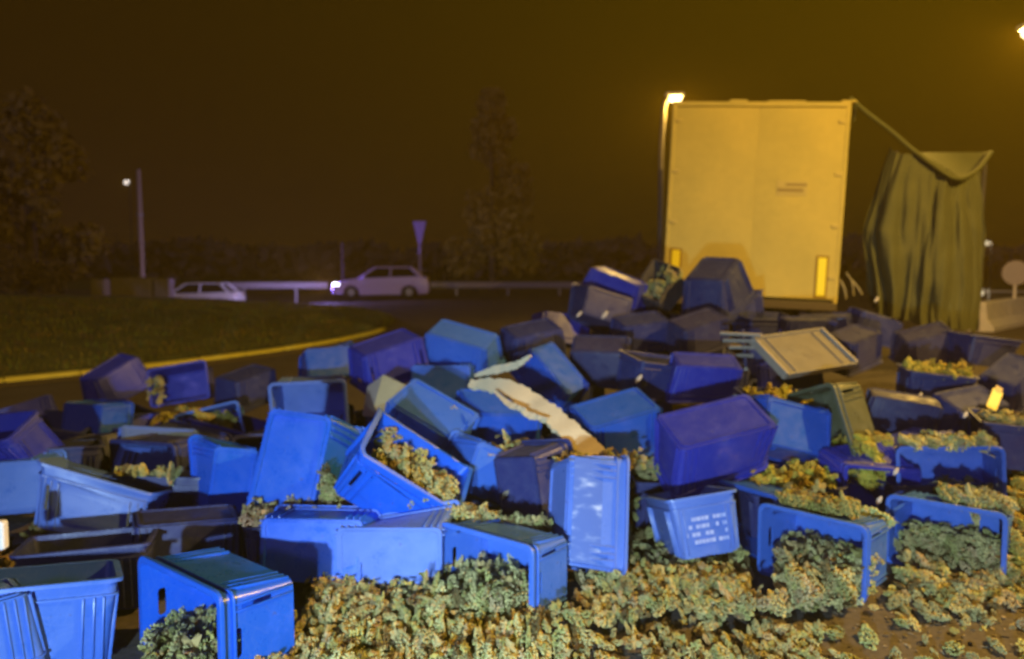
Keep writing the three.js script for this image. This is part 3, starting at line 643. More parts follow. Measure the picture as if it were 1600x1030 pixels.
// ---- left background
crate(150, 658, 6.9, 'back', -16, -16, -6, 'blue', 'plain', 'square blue crate bottom at left below the double faced crate');
crate(205, 668, 7.3, 'up', 70, -8, -6, 'navy', 'plain', 'dark crate in shade touching the right of the square blue bottom');
crate(180, 594, 8.0, 'down', 38, 22, 4, 'violet', 'plain', 'two faced violet crate standing highest at the left end of the heap');
crate(287, 602, 7.6, 'front', 14, -12, 3, 'violet', 'plain', 'open crate with a dark maroon inside, second from left along the top');
crate(385, 606, 7.5, 'down', 52, 18, 4, 'navy', 'plain', 'dark crate in shadow between the maroon crate and the pale rim');
const cC13 = crate(487, 625, 6.6, 'front', 4, 8, 2, 'pale', 'slot', 'open crate with a pale lilac upper wall and dripping white spots');
crate(516, 570, 7.6, 'back', 12, -20, 0, 'blue', 'plain', 'small blue patch of crate just above the pale lilac wall');
crate(606, 562, 6.7, 'down', 34, 18, 6, 'violet', 'slot', 'deep indigo ribbed crate with pale streaks, left of the dusky upturned crate');
crate(722, 545, 6.9, 'down', -20, 30, -4, 'faded', 'bent', 'dusky blue upturned crate rising above the torn board at centre');
crate(690, 602, 6.6, 'back', 10, -16, 0, 'blue', 'plain', 'blue crate side showing just beneath the dusky upturned crate at centre');
crate(832, 537, 7.3, 'down', 20, 14, -6, 'navy', 'plain', 'dim crate behind the thin tan splinter at centre');
crate(862, 592, 6.4, 'down', -30, 30, -24, 'blue', 'plain', 'slanting blue crate to the right of the thin tan splinter');
crate(335, 670, 6.9, 'front', 10, -10, 4, 'faded', 'plain', 'small light blue crate corner below the green bunches at left');
crate(40, 655, 7.0, 'down', 20, 10, 6, 'violet', 'plain', 'dim reddish violet crate at the left edge above the slanted rim');
// ---- upper heap, right
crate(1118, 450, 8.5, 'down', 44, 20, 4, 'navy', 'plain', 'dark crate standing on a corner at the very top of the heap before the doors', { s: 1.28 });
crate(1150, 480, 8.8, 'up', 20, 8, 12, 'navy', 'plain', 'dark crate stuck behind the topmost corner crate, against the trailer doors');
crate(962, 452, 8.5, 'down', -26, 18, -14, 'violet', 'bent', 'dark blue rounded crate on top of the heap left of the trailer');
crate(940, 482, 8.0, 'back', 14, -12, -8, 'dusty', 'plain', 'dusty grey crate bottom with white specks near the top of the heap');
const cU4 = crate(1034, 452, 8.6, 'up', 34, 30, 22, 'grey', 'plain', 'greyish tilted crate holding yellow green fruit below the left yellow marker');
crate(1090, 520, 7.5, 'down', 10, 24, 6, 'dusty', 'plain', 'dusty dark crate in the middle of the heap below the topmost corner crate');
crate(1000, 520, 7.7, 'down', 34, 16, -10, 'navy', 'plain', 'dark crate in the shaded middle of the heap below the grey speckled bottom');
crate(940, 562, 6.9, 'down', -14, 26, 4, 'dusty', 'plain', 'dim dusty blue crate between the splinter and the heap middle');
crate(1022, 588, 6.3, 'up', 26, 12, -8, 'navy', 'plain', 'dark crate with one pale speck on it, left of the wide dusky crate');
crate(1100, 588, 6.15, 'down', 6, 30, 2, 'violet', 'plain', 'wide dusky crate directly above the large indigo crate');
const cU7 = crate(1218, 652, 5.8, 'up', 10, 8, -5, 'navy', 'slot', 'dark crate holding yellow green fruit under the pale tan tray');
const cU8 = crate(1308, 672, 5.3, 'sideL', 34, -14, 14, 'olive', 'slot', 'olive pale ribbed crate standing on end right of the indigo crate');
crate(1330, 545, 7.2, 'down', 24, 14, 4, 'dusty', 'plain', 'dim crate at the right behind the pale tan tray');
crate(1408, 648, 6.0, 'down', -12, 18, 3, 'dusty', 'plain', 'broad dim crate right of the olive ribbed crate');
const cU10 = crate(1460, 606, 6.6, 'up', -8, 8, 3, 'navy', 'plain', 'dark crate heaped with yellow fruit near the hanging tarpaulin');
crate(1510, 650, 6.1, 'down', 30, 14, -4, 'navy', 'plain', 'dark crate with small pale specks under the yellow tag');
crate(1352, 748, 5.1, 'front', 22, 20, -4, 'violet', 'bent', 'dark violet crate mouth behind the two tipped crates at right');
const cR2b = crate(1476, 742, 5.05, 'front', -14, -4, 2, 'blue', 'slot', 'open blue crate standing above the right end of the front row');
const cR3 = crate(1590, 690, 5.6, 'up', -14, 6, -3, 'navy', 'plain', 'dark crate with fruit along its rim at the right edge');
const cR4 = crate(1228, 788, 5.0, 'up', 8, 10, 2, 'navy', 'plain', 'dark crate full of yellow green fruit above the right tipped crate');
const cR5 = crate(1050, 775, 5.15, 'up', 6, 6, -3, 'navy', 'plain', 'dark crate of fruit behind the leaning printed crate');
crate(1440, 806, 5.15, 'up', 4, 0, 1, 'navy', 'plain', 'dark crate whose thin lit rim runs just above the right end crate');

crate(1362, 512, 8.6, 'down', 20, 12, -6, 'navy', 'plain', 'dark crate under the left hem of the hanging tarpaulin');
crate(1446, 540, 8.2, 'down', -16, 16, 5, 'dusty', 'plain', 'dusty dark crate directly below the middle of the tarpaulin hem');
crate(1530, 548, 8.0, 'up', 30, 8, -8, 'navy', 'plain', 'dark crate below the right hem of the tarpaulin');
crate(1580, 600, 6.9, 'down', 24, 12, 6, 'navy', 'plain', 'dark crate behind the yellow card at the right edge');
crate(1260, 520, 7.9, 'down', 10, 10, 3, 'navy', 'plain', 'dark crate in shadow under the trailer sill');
const BURIED = {0: 'shaded crate showing right above the crushed crate with the bowed broken rim',1: 'shaded crate with its wide face between the broken rim crate and narrow bright one',2: 'sliver of dark crate just above the top left corner of the big leaning bottom',3: 'sliver of dark crate under the right half of the pale torn board',6: 'shaded crate under the broad dim crate, left of the open blue crate at right',7: 'sliver of dark crate below the square blue bottom at left',8: 'sliver of dark crate just below the small light blue corner at left',9: 'thin strip of dark crate beside the upper left edge of the big leaning bottom',12: 'scrap of dark crate seen beneath the bend of the pale torn board',16: 'dark crate low at the right edge beside the open blue crate',17: 'dark crate left of and below the square blue bottom, above the broken rim crate',18: 'dark crate under the green bunches and left of the small light blue corner',19: 'dark crate right of the green bunches, below the pale rim crate at left',21: 'dark scrap of crate below the cream coloured card',23: 'dark scrap of crate under the slanting blue crate by the torn board',29: 'dark scrap of crate beside the right point of the cream coloured card',36: 'scrap of dark crate under the broken slats left of the tan tray',38: 'dark crate propped directly under the lower corner of the pale tan tray',39: 'scrap of dark crate below the dim dusty crate near the end of the splinter',46: 'dark crate behind the broken slats, above the left corner of the tan tray',47: 'dark crate low at the left foot of the heap top, behind the dim splinter crate',49: 'scrap of dark crate right below the dusty crate with white specks',51: 'scrap of dark crate between the greyish tilted crate and the topmost corner crate',53: 'dark crate against the left part of the trailer sill, behind the slats',54: 'dark crate under the right end of the trailer sill'}, BURIED_SEEN = [0,1,2,3,6,7,8,9,12,13,16,17,18,19,20,21,23,28,29,32,33,36,38,39,42,44,45,46,47,48,49,51,53,54];
// ---- crates buried in the heap: only bits of them show between the others
{
  const H = (x, d, u) => u > 850 ? Math.min(1.25, 0.30 + (d - 4.9) * 0.265) - 0.16 : u > 520 ? Math.min(0.75, 0.2 + (d - 4.6) * 0.24) - 0.16 : Math.min(0.34, 0.17 + (d - 4.6) * 0.12);
  let k = 0;
  for (let d = 4.95; d < 9.0; d += 0.62) for (let x = -3.6; x < 4.4; x += 0.68) {
    const u = 800 + x / d * FPX; if (u < 80 || u > 1560) continue;
    if (u < 850 && d > 7.6) continue; if (u > 1330 && d > 7.3) continue; if (u < 480 && d > 7.2) continue;
    const h = H(x, d, u); if (h < 0.25) continue;
    for (let y = 0.17 + (h % 0.33) * 0.4; y < h; y += 0.36) {
      const top = y + 0.36 >= h; if (!top && rnd() < 0.25) continue;
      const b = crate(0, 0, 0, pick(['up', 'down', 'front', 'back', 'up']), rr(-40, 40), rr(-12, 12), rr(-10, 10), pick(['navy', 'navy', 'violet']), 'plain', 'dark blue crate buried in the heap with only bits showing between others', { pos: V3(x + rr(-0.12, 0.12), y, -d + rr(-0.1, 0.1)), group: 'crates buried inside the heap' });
      if (BURIED[k]) b.userData.label = BURIED[k];
      if (!BURIED_SEEN.includes(k)) { scene.remove(b); crates.pop(); }      // wholly hidden ones are left out
      k++;
    }
  }
}

// print and smears on two crates (children of those crates, flush on their plastic)
{
  const pw = std(lin(0.42, 0.48, 0.78), 0.8), q = (c, geo) => mesh('print', geo, pw, c);
  // rows of worn print on the end wall (+x end is turned to the viewer)
  const bars = [], lean = Math.atan(TAP / CH);
  for (let r = 0; r < 4; r++) { let z = -0.11; while (z < 0.1) { const w = rr(0.006, 0.022); if (rnd() < 0.86) bars.push(new THREE.BoxGeometry(0.003, 0.019, w).translate(0, 0.055 - r * 0.038, z + w / 2)); z += w + 0.004; } }
  const g = merge(bars).rotateZ(-lean).translate(CL / 2 - 0.006 - TAP * 0.5 + 0.0015, -0.02, 0);
  q(cM2, g.clone().rotateY(Math.PI)); q(cM2, g);
  const smearMap = noiseTex(256, (u, v) => {
    const a = fbm(u, v, 4, 4, 21) + 0.9 * fbm(u * 1, v * 0.3, 14, 3, 5), k = THREE.MathUtils.smoothstep(a, -0.05, 0.55), e = 255 * k;
    return [cl(70 + 0.55 * e), cl(105 + 0.45 * e), cl(185 + 0.22 * e)];
  }, true);
  const sg = rbox(0.50, 0.25, 0.002, 0.0009); { const p = sg.attributes.position, uv = sg.attributes.uv; for (let i = 0; i < p.count; i++) uv.setXY(i, p.getX(i) * 2, p.getY(i) * 2 + 0.5); }
  mesh('smear', sg.rotateX(lean * -1).translate(0, -0.01, CW / 2 - 0.006 - TAP * 0.5 + 0.0035), std(lin(1, 1, 1), 0.6, { map: smearMap }), cM1);
}

// ---------------------------------------------------------------- fruit bunches
const berryGeo = new THREE.IcosahedronGeometry(1, 1);
{ const p = berryGeo.attributes.position; berryGeo.setAttribute('normal', p.clone()); }
function bunchGeo(n, L, s) {
  const list = [], sd = seed; 
  for (let i = 0; i < n; i++) {
    const v = (i + 0.5) / n, rad = (0.042 * Math.sin(Math.PI * (0.12 + 0.80 * v)) * (1.25 - 0.5 * v) + 0.004) * s, a = i * 2.399 + rr(-0.4, 0.4), r = 0.0084 * rr(0.8, 1.2) * s;
    const g = berryGeo.clone().scale(r, r * 1.12, r).translate(Math.cos(a) * rad * rr(0.6, 1), (0.5 - v) * L, Math.sin(a) * rad * 0.62 * rr(0.6, 1));
    const c = lin(1, 1, 1), f = rr(0.9, 1.08), w = rnd() < 0.03; const col = new Float32Array(g.attributes.position.count * 3);
    for (let k = 0; k < col.length; k += 3) { col[k] = f * (w ? 1.15 : 1); col[k + 1] = f * (w ? 0.8 : 1); col[k + 2] = f * (w ? 0.7 : 1); }
    g.setAttribute('color', new THREE.BufferAttribute(col, 3)); g.deleteAttribute('uv'); list.push(g);
  }
  const st = rod(V3(0, -L * 0.3, 0), V3(0.012, L * 0.62, 0.005), 0.0028, 5).toNonIndexed(); st.deleteAttribute('uv');
  const col = new Float32Array(st.attributes.position.count * 3).fill(0.6); st.setAttribute('color', new THREE.BufferAttribute(col, 3)); list.push(st);
  return mergeGeometries(list, false);
}
const bunches = [bunchGeo(58, 0.16, 1), bunchGeo(76, 0.20, 1.05), bunchGeo(40, 0.12, 1), bunchGeo(60, 0.15, 1.15)];
const fruitM = new THREE.MeshStandardMaterial({ color: lin(1, 1, 1), roughness: 0.5, vertexColors: true });
const tint = () => { const k = rnd(), f = rr(0.72, 1.22); return k < 0.58 ? lin(0.45 * f, 0.41 * f, 0.165 * f) : k < 0.82 ? lin(0.37 * f, 0.37 * f, 0.12 * f) : k < 0.91 ? lin(0.46 * f, 0.37 * f, 0.18 * f) : lin(0.16 * f, 0.12 * f, 0.04 * f); };
const leafGeo = (() => {       // crumpled vine leaf, about 9 cm across
  const n = 14, pos = [0, 0.012, 0], idx = [];
  for (let i = 0; i < n; i++) { const t = i / n * Math.PI * 2, r = 0.045 * (1 + 0.28 * Math.cos(t * 5)) * (1 + 0.15 * Math.sin(t * 3 + 1)); pos.push(Math.cos(t) * r, 0.014 * Math.sin(t * 3) - 0.01 * Math.cos(t * 2), Math.sin(t) * r * 0.9); idx.push(0, 1 + (i + 1) % n, 1 + i); }
  let g = new THREE.BufferGeometry(); g.setAttribute('position', new THREE.Float32BufferAttribute(pos, 3)); g.setIndex(idx); g = g.toNonIndexed(); g.computeVertexNormals(); return g;
})();
const leafStuffM = std(lin(1, 1, 1), 0.8, { side: THREE.DoubleSide });
function fruitStuff(name, label, n, place, bi = 1, scale = [0.45, 0.85], tone) {
  n = Math.round(n * 1.75); scale = [scale[0] * 0.85, scale[1] * 0.85];
  const top = new THREE.Group(); top.name = numbered(name); scene.add(top);
  const o = new THREE.Object3D(), lot = [[], [], [], []];
  for (let i = 0; i < n; i++) lot[rnd() < 0.4 ? bi : Math.floor(rnd() * 4)].push(i);
  lot.forEach((l, b) => {
    if (!l.length) return;
    const im = new THREE.InstancedMesh(bunches[b], fruitM, l.length); im.name = 'bunches'; im.castShadow = im.receiveShadow = true;
    l.forEach((_, i) => {
      o.position.copy(place(i)); o.rotation.set(rr(1.1, 2.0), rr(0, 6.28), rr(-0.6, 0.6)); const k = rr(...scale); o.scale.set(k * rr(0.75, 1.25), k * rr(0.8, 1.3), k * rr(0.5, 0.95)); o.updateMatrix(); im.setMatrixAt(i, o.matrix);
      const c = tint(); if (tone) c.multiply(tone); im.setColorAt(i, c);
    });
    top.add(im);
  });
  const m = Math.ceil(n * 0.10), lf = new THREE.InstancedMesh(leafGeo, leafStuffM, m); lf.name = 'leaves'; lf.castShadow = lf.receiveShadow = true;
  for (let i = 0; i < m; i++) {
    o.position.copy(place(i)); o.position.y += 0.02 + 0.03 * rnd(); o.rotation.set(rr(-0.9, 0.9), rr(0, 6.28), rr(-0.9, 0.9)); const k = rr(0.7, 1.5) * scale[0]; o.scale.set(k * rr(0.6, 1.3), k, k); o.updateMatrix(); lf.setMatrixAt(i, o.matrix);
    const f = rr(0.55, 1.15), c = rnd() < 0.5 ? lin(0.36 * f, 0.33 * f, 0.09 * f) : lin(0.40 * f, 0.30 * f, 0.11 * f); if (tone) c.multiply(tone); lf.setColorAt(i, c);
  }
  top.add(lf);
  return tag(top, label, 'fruit', null, 'stuff');
}
// ground polygons in picture points -> ground
function onGround(px, py) { const p = at(px, py, 1), t = CAMY / (CAMY - p.y); return V3(p.x * t, 0, p.z * t); }
function inPoly(p, poly) { let c = false; for (let i = 0, j = poly.length - 1; i < poly.length; j = i++) { const [xi, yi] = poly[i], [xj, yj] = poly[j]; if ((yi > p[1]) !== (yj > p[1]) && p[0] < (xj - xi) * (p[1] - yi) / (yj - yi) + xi) c = !c; } return c; }
function polyPlacer(polyPx, hf) {
  const poly = polyPx.map(([x, y]) => { const g = onGround(x, y); return [g.x, g.z]; });
  const xs = poly.map(p => p[0]), zs = poly.map(p => p[1]), x0 = Math.min(...xs), x1 = Math.max(...xs), z0 = Math.min(...zs), z1 = Math.max(...zs);
  return () => { for (;;) { const x = rr(x0, x1), z = rr(z0, z1); if (!inPoly([x, z], poly)) continue; return V3(x, hf(x, z), z); } };
}
const heapTone = (x, z) => 0.022 + 0.08 * Math.max(0, noise.noise(x * 3.4, z * 3.4, 1) + 0.15) + 0.035 * rnd();
// the carpet of fruit across the foreground
fruitStuff('spilled_fruit', 'broad carpet of pale green fruit bunches spilled in front of the crates', 560,
  polyPlacer([[395, 1075], [455, 1000], [500, 940], [640, 935], [860, 990], [930, 915], [1010, 890], [1130, 915], [1190, 955], [1235, 985], [1060, 975], [960, 985], [860, 1050], [700, 1085]], (x, z) => heapTone(x, z) * 1.25), 1);
fruitStuff('spilled_fruit', 'thin scatter of pale bunches along the lower middle edge of the spill', 190,
  polyPlacer([[360, 1100], [470, 1000], [800, 1040], [1010, 985], [1330, 985], [1290, 1040], [1000, 1100]], () => 0.02), 2);
fruitStuff('spilled_fruit', 'low heap of pale fruit banked up under the standing and printed crates', 170,
  polyPlacer([[900, 930], [960, 860], [1050, 850], [1150, 880], [1195, 930], [1080, 960]], (x, z) => 0.03 + 0.09 * rnd() * (0.7 + 0.6 * noise.noise(x * 2, z * 2, 6))), 3);
fruitStuff('spilled_fruit', 'mound of fruit pouring from the tipped crate in the centre of the front row', 150,
  polyPlacer([[640, 985], [690, 925], [815, 915], [825, 960], [740, 1000]], (x, z) => 0.03 + 0.13 * rnd()), 0);
fruitStuff('spilled_fruit', 'fruit banked in front of the shiny pale crate at centre left', 130,
  polyPlacer([[470, 985], [495, 905], [560, 890], [680, 940], [640, 1000]], (x, z) => 0.03 + 0.09 * rnd()), 3);
fruitStuff('spilled_fruit', 'mound of fruit falling out of the right tipped crate', 120,
  polyPlacer([[1225, 965], [1215, 900], [1250, 880], [1325, 885], [1335, 955], [1290, 965]], (x, z) => { const k = rnd(); return 0.03 + 0.14 * k; }), 1, [0.8, 1.15]);
fruitStuff('spilled_fruit', 'fruit filling and spilling from the right end crate of the front row', 150,
  polyPlacer([[1400, 930], [1415, 885], [1440, 865], [1540, 870], [1590, 915], [1480, 950]], (x, z) => { const b = THREE.MathUtils.smoothstep(-z, 4.0, 4.5); return 0.03 + (0.04 + 0.12 * b) * rnd(); }), 0);
fruitStuff('spilled_fruit', 'scattered bunches on the asphalt in front of the right end crate', 60,
  polyPlacer([[1340, 960], [1420, 920], [1600, 905], [1640, 950], [1480, 975]], () => 0.03), 2);
fruitStuff('spilled_fruit', 'yellow lit bank of fruit at the far right edge of the front row', 200,
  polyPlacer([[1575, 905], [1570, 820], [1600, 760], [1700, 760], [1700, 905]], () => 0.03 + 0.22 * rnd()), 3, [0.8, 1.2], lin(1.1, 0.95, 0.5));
fruitStuff('spilled_fruit', 'fruit spilling out of the bright tipped crate at lower left', 100,
  polyPlacer([[205, 1080], [250, 1010], [325, 975], [352, 1010], [340, 1085]], () => 0.03 + 0.08 * rnd()), 0);
fruitStuff('spilled_fruit', 'dim brown fruit on the ground behind the lower left crates', 36,
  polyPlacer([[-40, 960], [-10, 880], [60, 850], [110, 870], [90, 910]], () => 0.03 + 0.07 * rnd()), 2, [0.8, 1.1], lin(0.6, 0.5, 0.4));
fruitStuff('spilled_fruit', 'last few squashed bunches strewn over the asphalt at the lower right corner', 22,
  polyPlacer([[1240, 1005], [1400, 975], [1650, 950], [1650, 1050], [1330, 1060]], () => 0.018), 2, [0.5, 0.9]);
// fruit inside / on particular crates: points in the crate's own frame
function fruitIn(c, label, n, f, bi = 2, scale = [0.75, 1.1], tone) {
  c.updateMatrixWorld(true);
  return fruitStuff('crate_fruit', label, n, () => c.localToWorld(f()), bi, scale, tone);
}
const topFill = (y0 = 0.05, y1 = 0.14, x = 0.23, z = 0.13) => () => V3(rr(-x, x), rr(y0, y1), rr(-z, z));
fruitIn(cC2, 'green fruit showing in the mouth of the big tipped bright crate', 90, () => V3(rr(-0.18, 0.23), rr(-0.05, 0.11), rr(-0.12, 0.12)), 2);
fruitIn(cU4, 'yellow green fruit in the greyish crate below the left marker', 26, topFill(0.04, 0.14), 2);
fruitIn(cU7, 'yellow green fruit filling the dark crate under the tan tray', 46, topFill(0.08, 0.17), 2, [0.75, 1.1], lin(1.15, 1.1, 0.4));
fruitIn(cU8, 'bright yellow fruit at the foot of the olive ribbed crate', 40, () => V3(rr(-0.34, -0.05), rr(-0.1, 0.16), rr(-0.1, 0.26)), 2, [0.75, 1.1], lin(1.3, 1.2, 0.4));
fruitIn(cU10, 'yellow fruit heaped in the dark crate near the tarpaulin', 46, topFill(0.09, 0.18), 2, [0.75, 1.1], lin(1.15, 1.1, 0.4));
fruitIn(cR2b, 'fruit bunches lying on top of the open blue crate at right', 40, () => V3(rr(-0.22, 0.24), rr(-0.06, 0.14), -0.20 + rr(-0.015, 0.01)), 2);
fruitIn(cR2b, 'fruit bunches inside the open blue crate at right', 40, () => V3(rr(-0.1, 0.26), rr(-0.12, 0.16), rr(0.06, 0.16)), 2);
fruitIn(cR3, 'fruit along the rim of the dark crate at the right edge', 30, topFill(0.10, 0.17), 2);
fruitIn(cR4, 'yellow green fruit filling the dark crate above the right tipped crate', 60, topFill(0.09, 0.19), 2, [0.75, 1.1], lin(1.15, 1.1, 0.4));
fruitIn(cR5, 'fruit filling the dark crate behind the printed crate', 50, topFill(0.10, 0.20), 2);
fruitIn(cTop, 'pale pinkish pieces lying on the low dark crate at centre left', 34, topFill(0.13, 0.19, 0.27, 0.12), 2, [0.7, 1], lin(1.25, 1.0, 1.15));
fruitIn(cL11, 'row of pale bits on the rim of the dark crate at left', 14, () => V3(rr(-0.26, 0.26), 0.165 + rr(0, 0.02), rr(0.12, 0.2)), 2, [0.6, 0.9]);
fruitIn(cF2, 'fruit bunches inside the bright tipped crate at lower left', 26, () => V3(rr(-0.05, 0.24), rr(-0.05, 0.14), rr(0.07, 0.15)), 0);
fruitIn(cF5, 'fruit bunches inside the tipped crate at the centre of the front row', 40, () => V3(rr(-0.24, 0.22), rr(-0.08, 0.14), rr(0.04, 0.15)), 0);
fruitIn(cR1, 'fruit bunches packed inside the right tipped crate', 60, () => V3(rr(-0.14, 0.24), rr(-0.08, 0.14), rr(0.0, 0.15)), 0);
fruitIn(cR2, 'fruit bunches packed inside the right end crate', 60, () => V3(rr(-0.24, 0.2), rr(-0.08, 0.12), rr(-0.02, 0.15)), 0);
fruitIn(cR1, 'yellow green fruit lying on the upper side of the right tipped crate', 34, () => V3(rr(-0.25, 0.1), rr(-0.13, 0.02), -0.20 + rr(-0.01, 0.02)), 2, [0.8, 1.1], lin(0.8, 0.75, 0.5));
fruitIn(cR2, 'fruit lying on the upper side of the right end crate', 30, () => V3(rr(-0.05, 0.25), rr(-0.1, 0.04), -0.20 + rr(-0.01, 0.02)), 2, [0.8, 1.1]);
const spot = (px, py, d, sx, sy, sz) => () => { const p = at(px, py, d); return p.add(V3(rr(-sx, sx), rr(-sy, sy), rr(-sz, sz))); };
fruitStuff('crate_fruit', 'green bunches lying between the upturned crate and the dark standing crate', 50, spot(775, 712, 5.0, 0.18, 0.07, 0.15), 2);
fruitStuff('crate_fruit', 'yellow green bunches on the crates at left below the maroon crate', 46, spot(312, 655, 6.9, 0.30, 0.05, 0.15), 2, [0.8, 1.2], lin(0.9, 0.85, 0.5));
fruitStuff('crate_fruit', 'bunches tucked beside the maroon crate at left', 14, spot(243, 608, 7.5, 0.06, 0.10, 0.05), 2);
fruitStuff('crate_fruit', 'green bunches below the right end of the pale torn board', 40, spot(930, 722, 4.75, 0.26, 0.05, 0.12), 2);
fruitStuff('crate_fruit', 'string of green bunches hanging down the right edge of the big leaning crate', 26, () => { const k = rnd(); return at(512 + 10 * k + rr(-9, 9), 735 + 75 * k, 4.5); }, 2, [0.7, 1]);
fruitStuff('crate_fruit', 'small bunches scattered along the rim in front of the filled crate', 34, () => { const k = rnd(); return at(700 + 165 * k, 805 + 28 * k + rr(-14, 8), 4.2); }, 2, [0.7, 1]);

fruitStuff('crate_fruit', 'bunches strewn on the ground between the front row and the big bright crates', 70, polyPlacer([[395, 905], [420, 850], [560, 850], [700, 850], [690, 900], [540, 900]], () => 0.05 + 0.30 * rnd() ** 2), 2);
fruitStuff('crate_fruit', 'bunches caught between the standing crates in the middle of the spill', 60, polyPlacer([[720, 880], [760, 820], [1000, 820], [1010, 880]], () => 0.05 + 0.35 * rnd() ** 2), 2);
// ---- single bunches that one can point at
function bunch(px, py, d, rx, rz, s, label, bi = 1, col = tint()) {
  const m = mesh('fruit_bunch', bunches[bi], new THREE.MeshStandardMaterial({ color: col, roughness: 0.5, vertexColors: true }), null, true);
  m.position.copy(at(px, py, d)); m.rotation.set(rx, rnd() * 6, rz); m.scale.setScalar(s);
  if (m.position.y < 0.035) m.position.y = 0.035;
  return tag(m, label, 'fruit bunch', 'single fruit bunches lying apart');
}
const pg = lin(0.52, 0.48, 0.24), yg = lin(0.46, 0.48, 0.17);
bunch(1334, 980, 4.05, 1.3, 0.7, 1.1, 'lone pale bunch on bare asphalt below the right tipped crate', 1, pg);
bunch(1362, 806, 4.35, 1.1, 0.9, 1.15, 'single green bunch lying on the top of the right tipped crate', 1, yg);
bunch(478, 732, 4.72, 1.6, 0.3, 0.75, 'single light green bunch stuck on the big leaning blue crate', 2, lin(0.45, 0.58, 0.25));
bunch(706, 640, 5.3, 1.2, 0.4, 0.9, 'small tan bunch on the crates left of the torn board', 2, lin(0.55, 0.40, 0.2));
bunch(130, 1012, 3.45, 1.4, 0.2, 0.9, 'small brownish bunch at the foot of the lower left corner crate', 2, lin(0.35, 0.3, 0.2));
bunch(1110, 1012, 3.8, 1.5, 0.8, 1, 'pale bunch near the bottom edge right of centre on the asphalt', 2, pg);
bunch(1205, 1000, 3.9, 1.2, 0.2, 0.9, 'rightmost pale bunch of the thin scatter along the bottom edge', 2, yg);
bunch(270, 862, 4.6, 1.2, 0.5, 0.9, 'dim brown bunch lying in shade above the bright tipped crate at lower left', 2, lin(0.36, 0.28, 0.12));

// ---------------------------------------------------------------- board, cardboard, tray, tag and small debris
function strip(pts, w, th, label, name, mat, cat) {   // bent board: pts [px, py, d, halfwidth scale]
  const t = thing(name, label, cat, [0, 0, 0]);
  const c = new THREE.CatmullRomCurve3(pts.map(p => at(p[0], p[1], p[2]))), N = 40, pos = [], idx = [];
  for (let i = 0; i <= N; i++) {
    const u = i / N, p = c.getPoint(u), tg = c.getTangent(u), side = tg.clone().cross(V3(0.15, 0.55, 0.85)).normalize(), nn = side.clone().cross(tg).normalize();
    const k = pts[Math.min(pts.length - 1, Math.floor(u * (pts.length - 1)))][3], k2 = pts[Math.min(pts.length - 1, Math.ceil(u * (pts.length - 1)))][3], f = (u * (pts.length - 1)) % 1;
    const hw = w * (k + (k2 - k) * f) * (1 + 0.25 * noise.noise(u * 14, 3, 1)), jag = 0.3 * w * noise.noise(u * 27, 1, 4); p.addScaledVector(nn, 0.22 * w * noise.noise(u * 9, 6, 2));
    for (const [a, b] of [[-1, -1], [1, -1], [1, 1], [-1, 1]]) { const v = p.clone().addScaledVector(side, a * hw + jag).addScaledVector(nn, b * th * 0.5); pos.push(v.x, v.y, v.z); }
    if (i < N) for (let k3 = 0; k3 < 4; k3++) { const A = i * 4 + k3, B = i * 4 + (k3 + 1) % 4; idx.push(A, B, B + 4, A, B + 4, A + 4); }
  }
  idx.push(0, 1, 2, 0, 2, 3, N * 4, N * 4 + 2, N * 4 + 1, N * 4, N * 4 + 3, N * 4 + 2);
  let g = new THREE.BufferGeometry(); g.setAttribute('position', new THREE.Float32BufferAttribute(pos, 3)); g.setIndex(idx); g = toCreasedNormals(g.toNonIndexed(), 0.5); boxUV(g);
  mesh('board', g, mat, t); return t;
}
const woodM = M.wood.clone(); woodM.side = THREE.DoubleSide;
const bd = strip([[735, 600, 5.5, 0.4], [790, 606, 5.35, 0.75], [830, 630, 5.2, 1], [868, 655, 5.05, 0.85], [905, 690, 4.9, 1.0], [942, 716, 4.8, 0.7]], 0.072, 0.03, 'long pale torn board lying bent across the middle crates', 'torn_board', woodM, 'board');
for (const q of [[[772, 612, 5.2, 0.2], [800, 634, 5.06, 1], [822, 640, 5.0, 0.3]], [[806, 636, 5.05, 0.3], [830, 650, 4.98, 1.1], [856, 655, 4.93, 0.2]]]) { const e = strip(q, 0.022, 0.008, '', 'torn_edge', std(lin(0.55, 0.46, 0.30), 0.8, { side: THREE.DoubleSide }), ''); const em = e.children[0]; em.name = 'torn_edge'; bd.add(em); scene.remove(e); }
strip([[742, 588, 5.7, 0.5], [775, 578, 5.65, 1], [808, 570, 5.6, 0.8], [829, 556, 5.55, 0.3]], 0.030, 0.012, 'thin tan splinter just above the pale torn board', 'wood_splinter', woodM, 'splinter');
{
  // folded cream sheet
  const P = [[598, 586, 5.9], [651, 611, 5.7], [622, 632, 5.65], [598, 652, 5.6], [584, 636, 5.75], [574, 604, 5.95], [566, 650, 5.85]].map(p => at(...p));
  const t = thing('cream_sheet', 'folded cream coloured card standing between the indigo crate and the filled crate', 'card', [0, 0, 0]);
  const tri = (list, off) => { const pos = []; for (const [a, b, c] of list) for (const q of [a, b, c]) pos.push(P[q].x + off.x, P[q].y + off.y, P[q].z + off.z); return pos; };
  const mk = (list) => { const a = tri(list, V3(0, 0, 0)), b = tri(list.map(l => [l[0], l[2], l[1]]), V3(0.004, 0.002, -0.008)); const g = new THREE.BufferGeometry(); g.setAttribute('position', new THREE.Float32BufferAttribute([...a, ...b], 3)); g.computeVertexNormals(); return boxUV(g); };
  mesh('front_leaf', mk([[0, 4, 1], [1, 4, 2], [2, 4, 3]]), M.cream, t);
  mesh('side_leaf', mk([[0, 5, 4], [5, 6, 4], [4, 6, 3]]), std(lin(0.42, 0.33, 0.26), 0.8, { side: THREE.DoubleSide }), t);
}
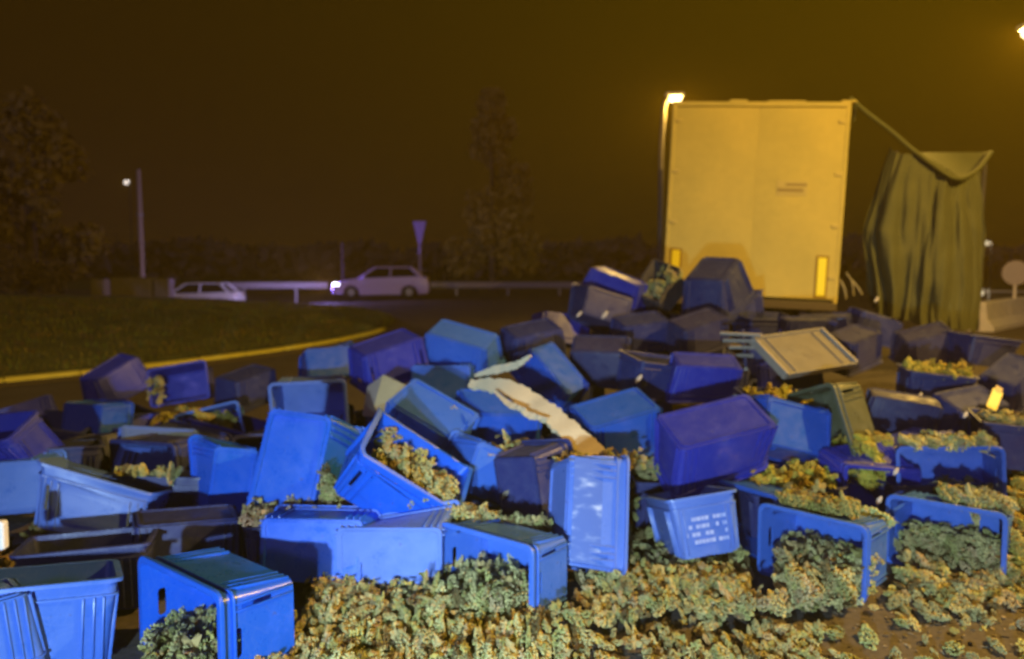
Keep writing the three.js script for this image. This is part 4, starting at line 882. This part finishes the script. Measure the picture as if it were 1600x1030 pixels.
{
  // tan tray with raised edges, tilted to the viewer
  const A = at(1184, 541, 6.35), B = at(1272, 507, 6.75), C = at(1325, 561, 6.45), D = at(1240, 597, 6.05);
  const ex = D.clone().sub(A).add(C.clone().sub(B)).multiplyScalar(0.5), ey = B.clone().sub(A).add(C.clone().sub(D)).multiplyScalar(0.5), ox = A.clone().add(B).add(C).add(D).multiplyScalar(0.25);
  const lx = ex.length(), ly = ey.length(); ex.normalize(); const nz = ex.clone().cross(ey).normalize(); ey.copy(nz.clone().cross(ex)); if (nz.z < 0) { /* faces the viewer already by construction */ }
  const t = thing('tan_tray', 'pale tan plastic tray tilted on top of the dark crates at right', 'tray', ox.toArray());
  t.quaternion.setFromRotationMatrix(new THREE.Matrix4().makeBasis(ex, ey, nz));
  const edge = std(lin(0.42, 0.37, 0.28), 0.7, { map: scuff15 });
  mesh('floor', rbox(lx, ly, 0.012, 0.004), M.tan, t);
  for (const s of [-1, 1]) { mesh('edge', rbox(lx, 0.022, 0.07, 0.006, 0, s * ly / 2, 0.0), edge, t); }
  mesh('edge', rbox(0.022, ly, 0.05, 0.006, lx / 2, 0, 0.0), M.tan, t); mesh('edge', rbox(0.022, ly, 0.05, 0.006, -lx / 2, 0, 0.0), M.tan, t);
  for (const i of [-1.3, 1.3]) for (const sd2 of [-1, 1]) mesh('rib', rbox(lx - 0.04, 0.016, 0.012, 0.004, 0, i * ly * 0.26, sd2 * 0.01), M.tan, t);
  // stack of pale slats just left of it
  const u = thing('slatted_panel', 'pale horizontal slats of a broken panel left of the tan tray', 'panel', [0, 0, 0]);
  const sm = std(lin(0.40, 0.36, 0.28), 0.8, { map: scuff15 });
  for (const [x0, y0, x1, y1] of [[1126, 521, 1190, 524], [1130, 532, 1188, 533], [1140, 543, 1186, 543], [1146, 555, 1176, 556], [1150, 576, 1166, 577]]) mesh('slat', rod(at(x0, y0, 6.5), at(x1, y1, 6.35), 0.014, 8), sm, u);
  mesh('upright', rod(at(1160, 515, 6.52), at(1166, 580, 6.44), 0.012, 8), M.dusty, u);
}
{
  const p = at(1554, 625, 5.9), t = thing('yellow_tag', 'small bright yellow card lying tilted on the dark crates at right', 'card', p.toArray());
  t.rotation.set(-0.5, 0.1, R(-32));
  mesh('card', rbox(0.075, 0.165, 0.008, 0.003), std(lin(0.85, 0.74, 0.22), 0.6), t);
  mesh('tab', rbox(0.05, 0.05, 0.01, 0.003, 0.0, 0.09, 0), std(lin(0.62, 0.46, 0.2), 0.7), t);
}
{
  const p = at(1, 836, 3.7), t = thing('white_scrap', 'bright white scrap of packaging at the left edge', 'scrap', p.toArray());
  mesh('sheet', rbox(0.05, 0.13, 0.05, 0.014), std(lin(0.9, 0.86, 0.82), 0.6), t);
  mesh('fold', rbox(0.03, 0.06, 0.07, 0.01, -0.03, -0.05, 0), std(lin(0.8, 0.76, 0.7), 0.6), t);
}
{
  const pm = std(lin(0.42, 0.37, 0.24), 0.7);
  const t = thing('pale_post', 'short pale upright piece of plastic at the right side of the ribbed crate', 'post', at(1346, 668, 5.3).toArray());
  mesh('bar', rbox(0.03, 0.17, 0.03, 0.006), pm, t); mesh('foot', rbox(0.06, 0.02, 0.04, 0.005, -0.02, -0.08, 0), pm, t);
  // chips: little white flecks lying on the heap
  const chip = (px, py, d, s, label) => { const m = mesh('white_chip', new THREE.DodecahedronGeometry(0.018 * s, 0).scale(1.5, 0.22, 0.7), std(lin(0.5, 0.47, 0.42), 0.7), null, true); m.position.copy(at(px, py, d)); m.rotation.set(0.4, 0.8, 0.5); tag(m, label, 'chip', 'white flecks on the heap'); };
  chip(1285, 501, 8.0, 1.3, 'white fleck just under the right corner of the trailer doors');
  chip(1370, 468, 9.5, 1.6, 'white fleck at the foot of the hanging tarpaulin');
  chip(1374, 782, 4.6, 1.1, 'white fleck on the rim between the two right tipped crates');
  chip(1509, 648, 5.6, 1.1, 'white fleck left of the yellow card and below it');
  chip(1438, 618, 6.1, 1.0, 'white fleck below the yellow fruit near the tarpaulin');
  chip(1400, 737, 4.9, 1.1, 'white fleck on the dark violet crate mouth');
  chip(905, 491, 7.7, 1.5, 'left white fleck on the grey speckled crate bottom');
  chip(945, 492, 7.7, 1.8, 'right white fleck on the grey speckled crate bottom');
  chip(998, 592, 5.95, 1.5, 'pale fleck on the dark crate left of the wide dusky crate');
}
{
  // crumbs and squashed bits over the asphalt, bottom right
  const g = new THREE.DodecahedronGeometry(0.008, 0).scale(1.4, 0.4, 1), n = 520, im = new THREE.InstancedMesh(g, std(lin(1, 1, 1), 0.7), n), o = new THREE.Object3D();
  const place = polyPlacer([[700, 1080], [900, 1000], [1250, 950], [1640, 900], [1640, 1080]], () => 0.005);
  for (let i = 0; i < n; i++) { o.position.copy(place()); o.rotation.set(rr(-0.4, 0.4), rr(0, 6.28), 0); o.scale.set(rr(0.3, 1.5), rr(0.3, 1), 0.3 + 1.6 * rnd() ** 3); o.updateMatrix(); im.setMatrixAt(i, o.matrix); const f = 0.07 + 0.4 * rnd() ** 2; im.setColorAt(i, lin(f, f * 0.78, f * 0.45)); }
  im.name = 'crumbs'; im.castShadow = true; scene.add(im); tag(im, 'small crumbs and squashed bits over the asphalt at lower right', 'crumbs', null, 'stuff');
}

renderer.render(scene, camera);
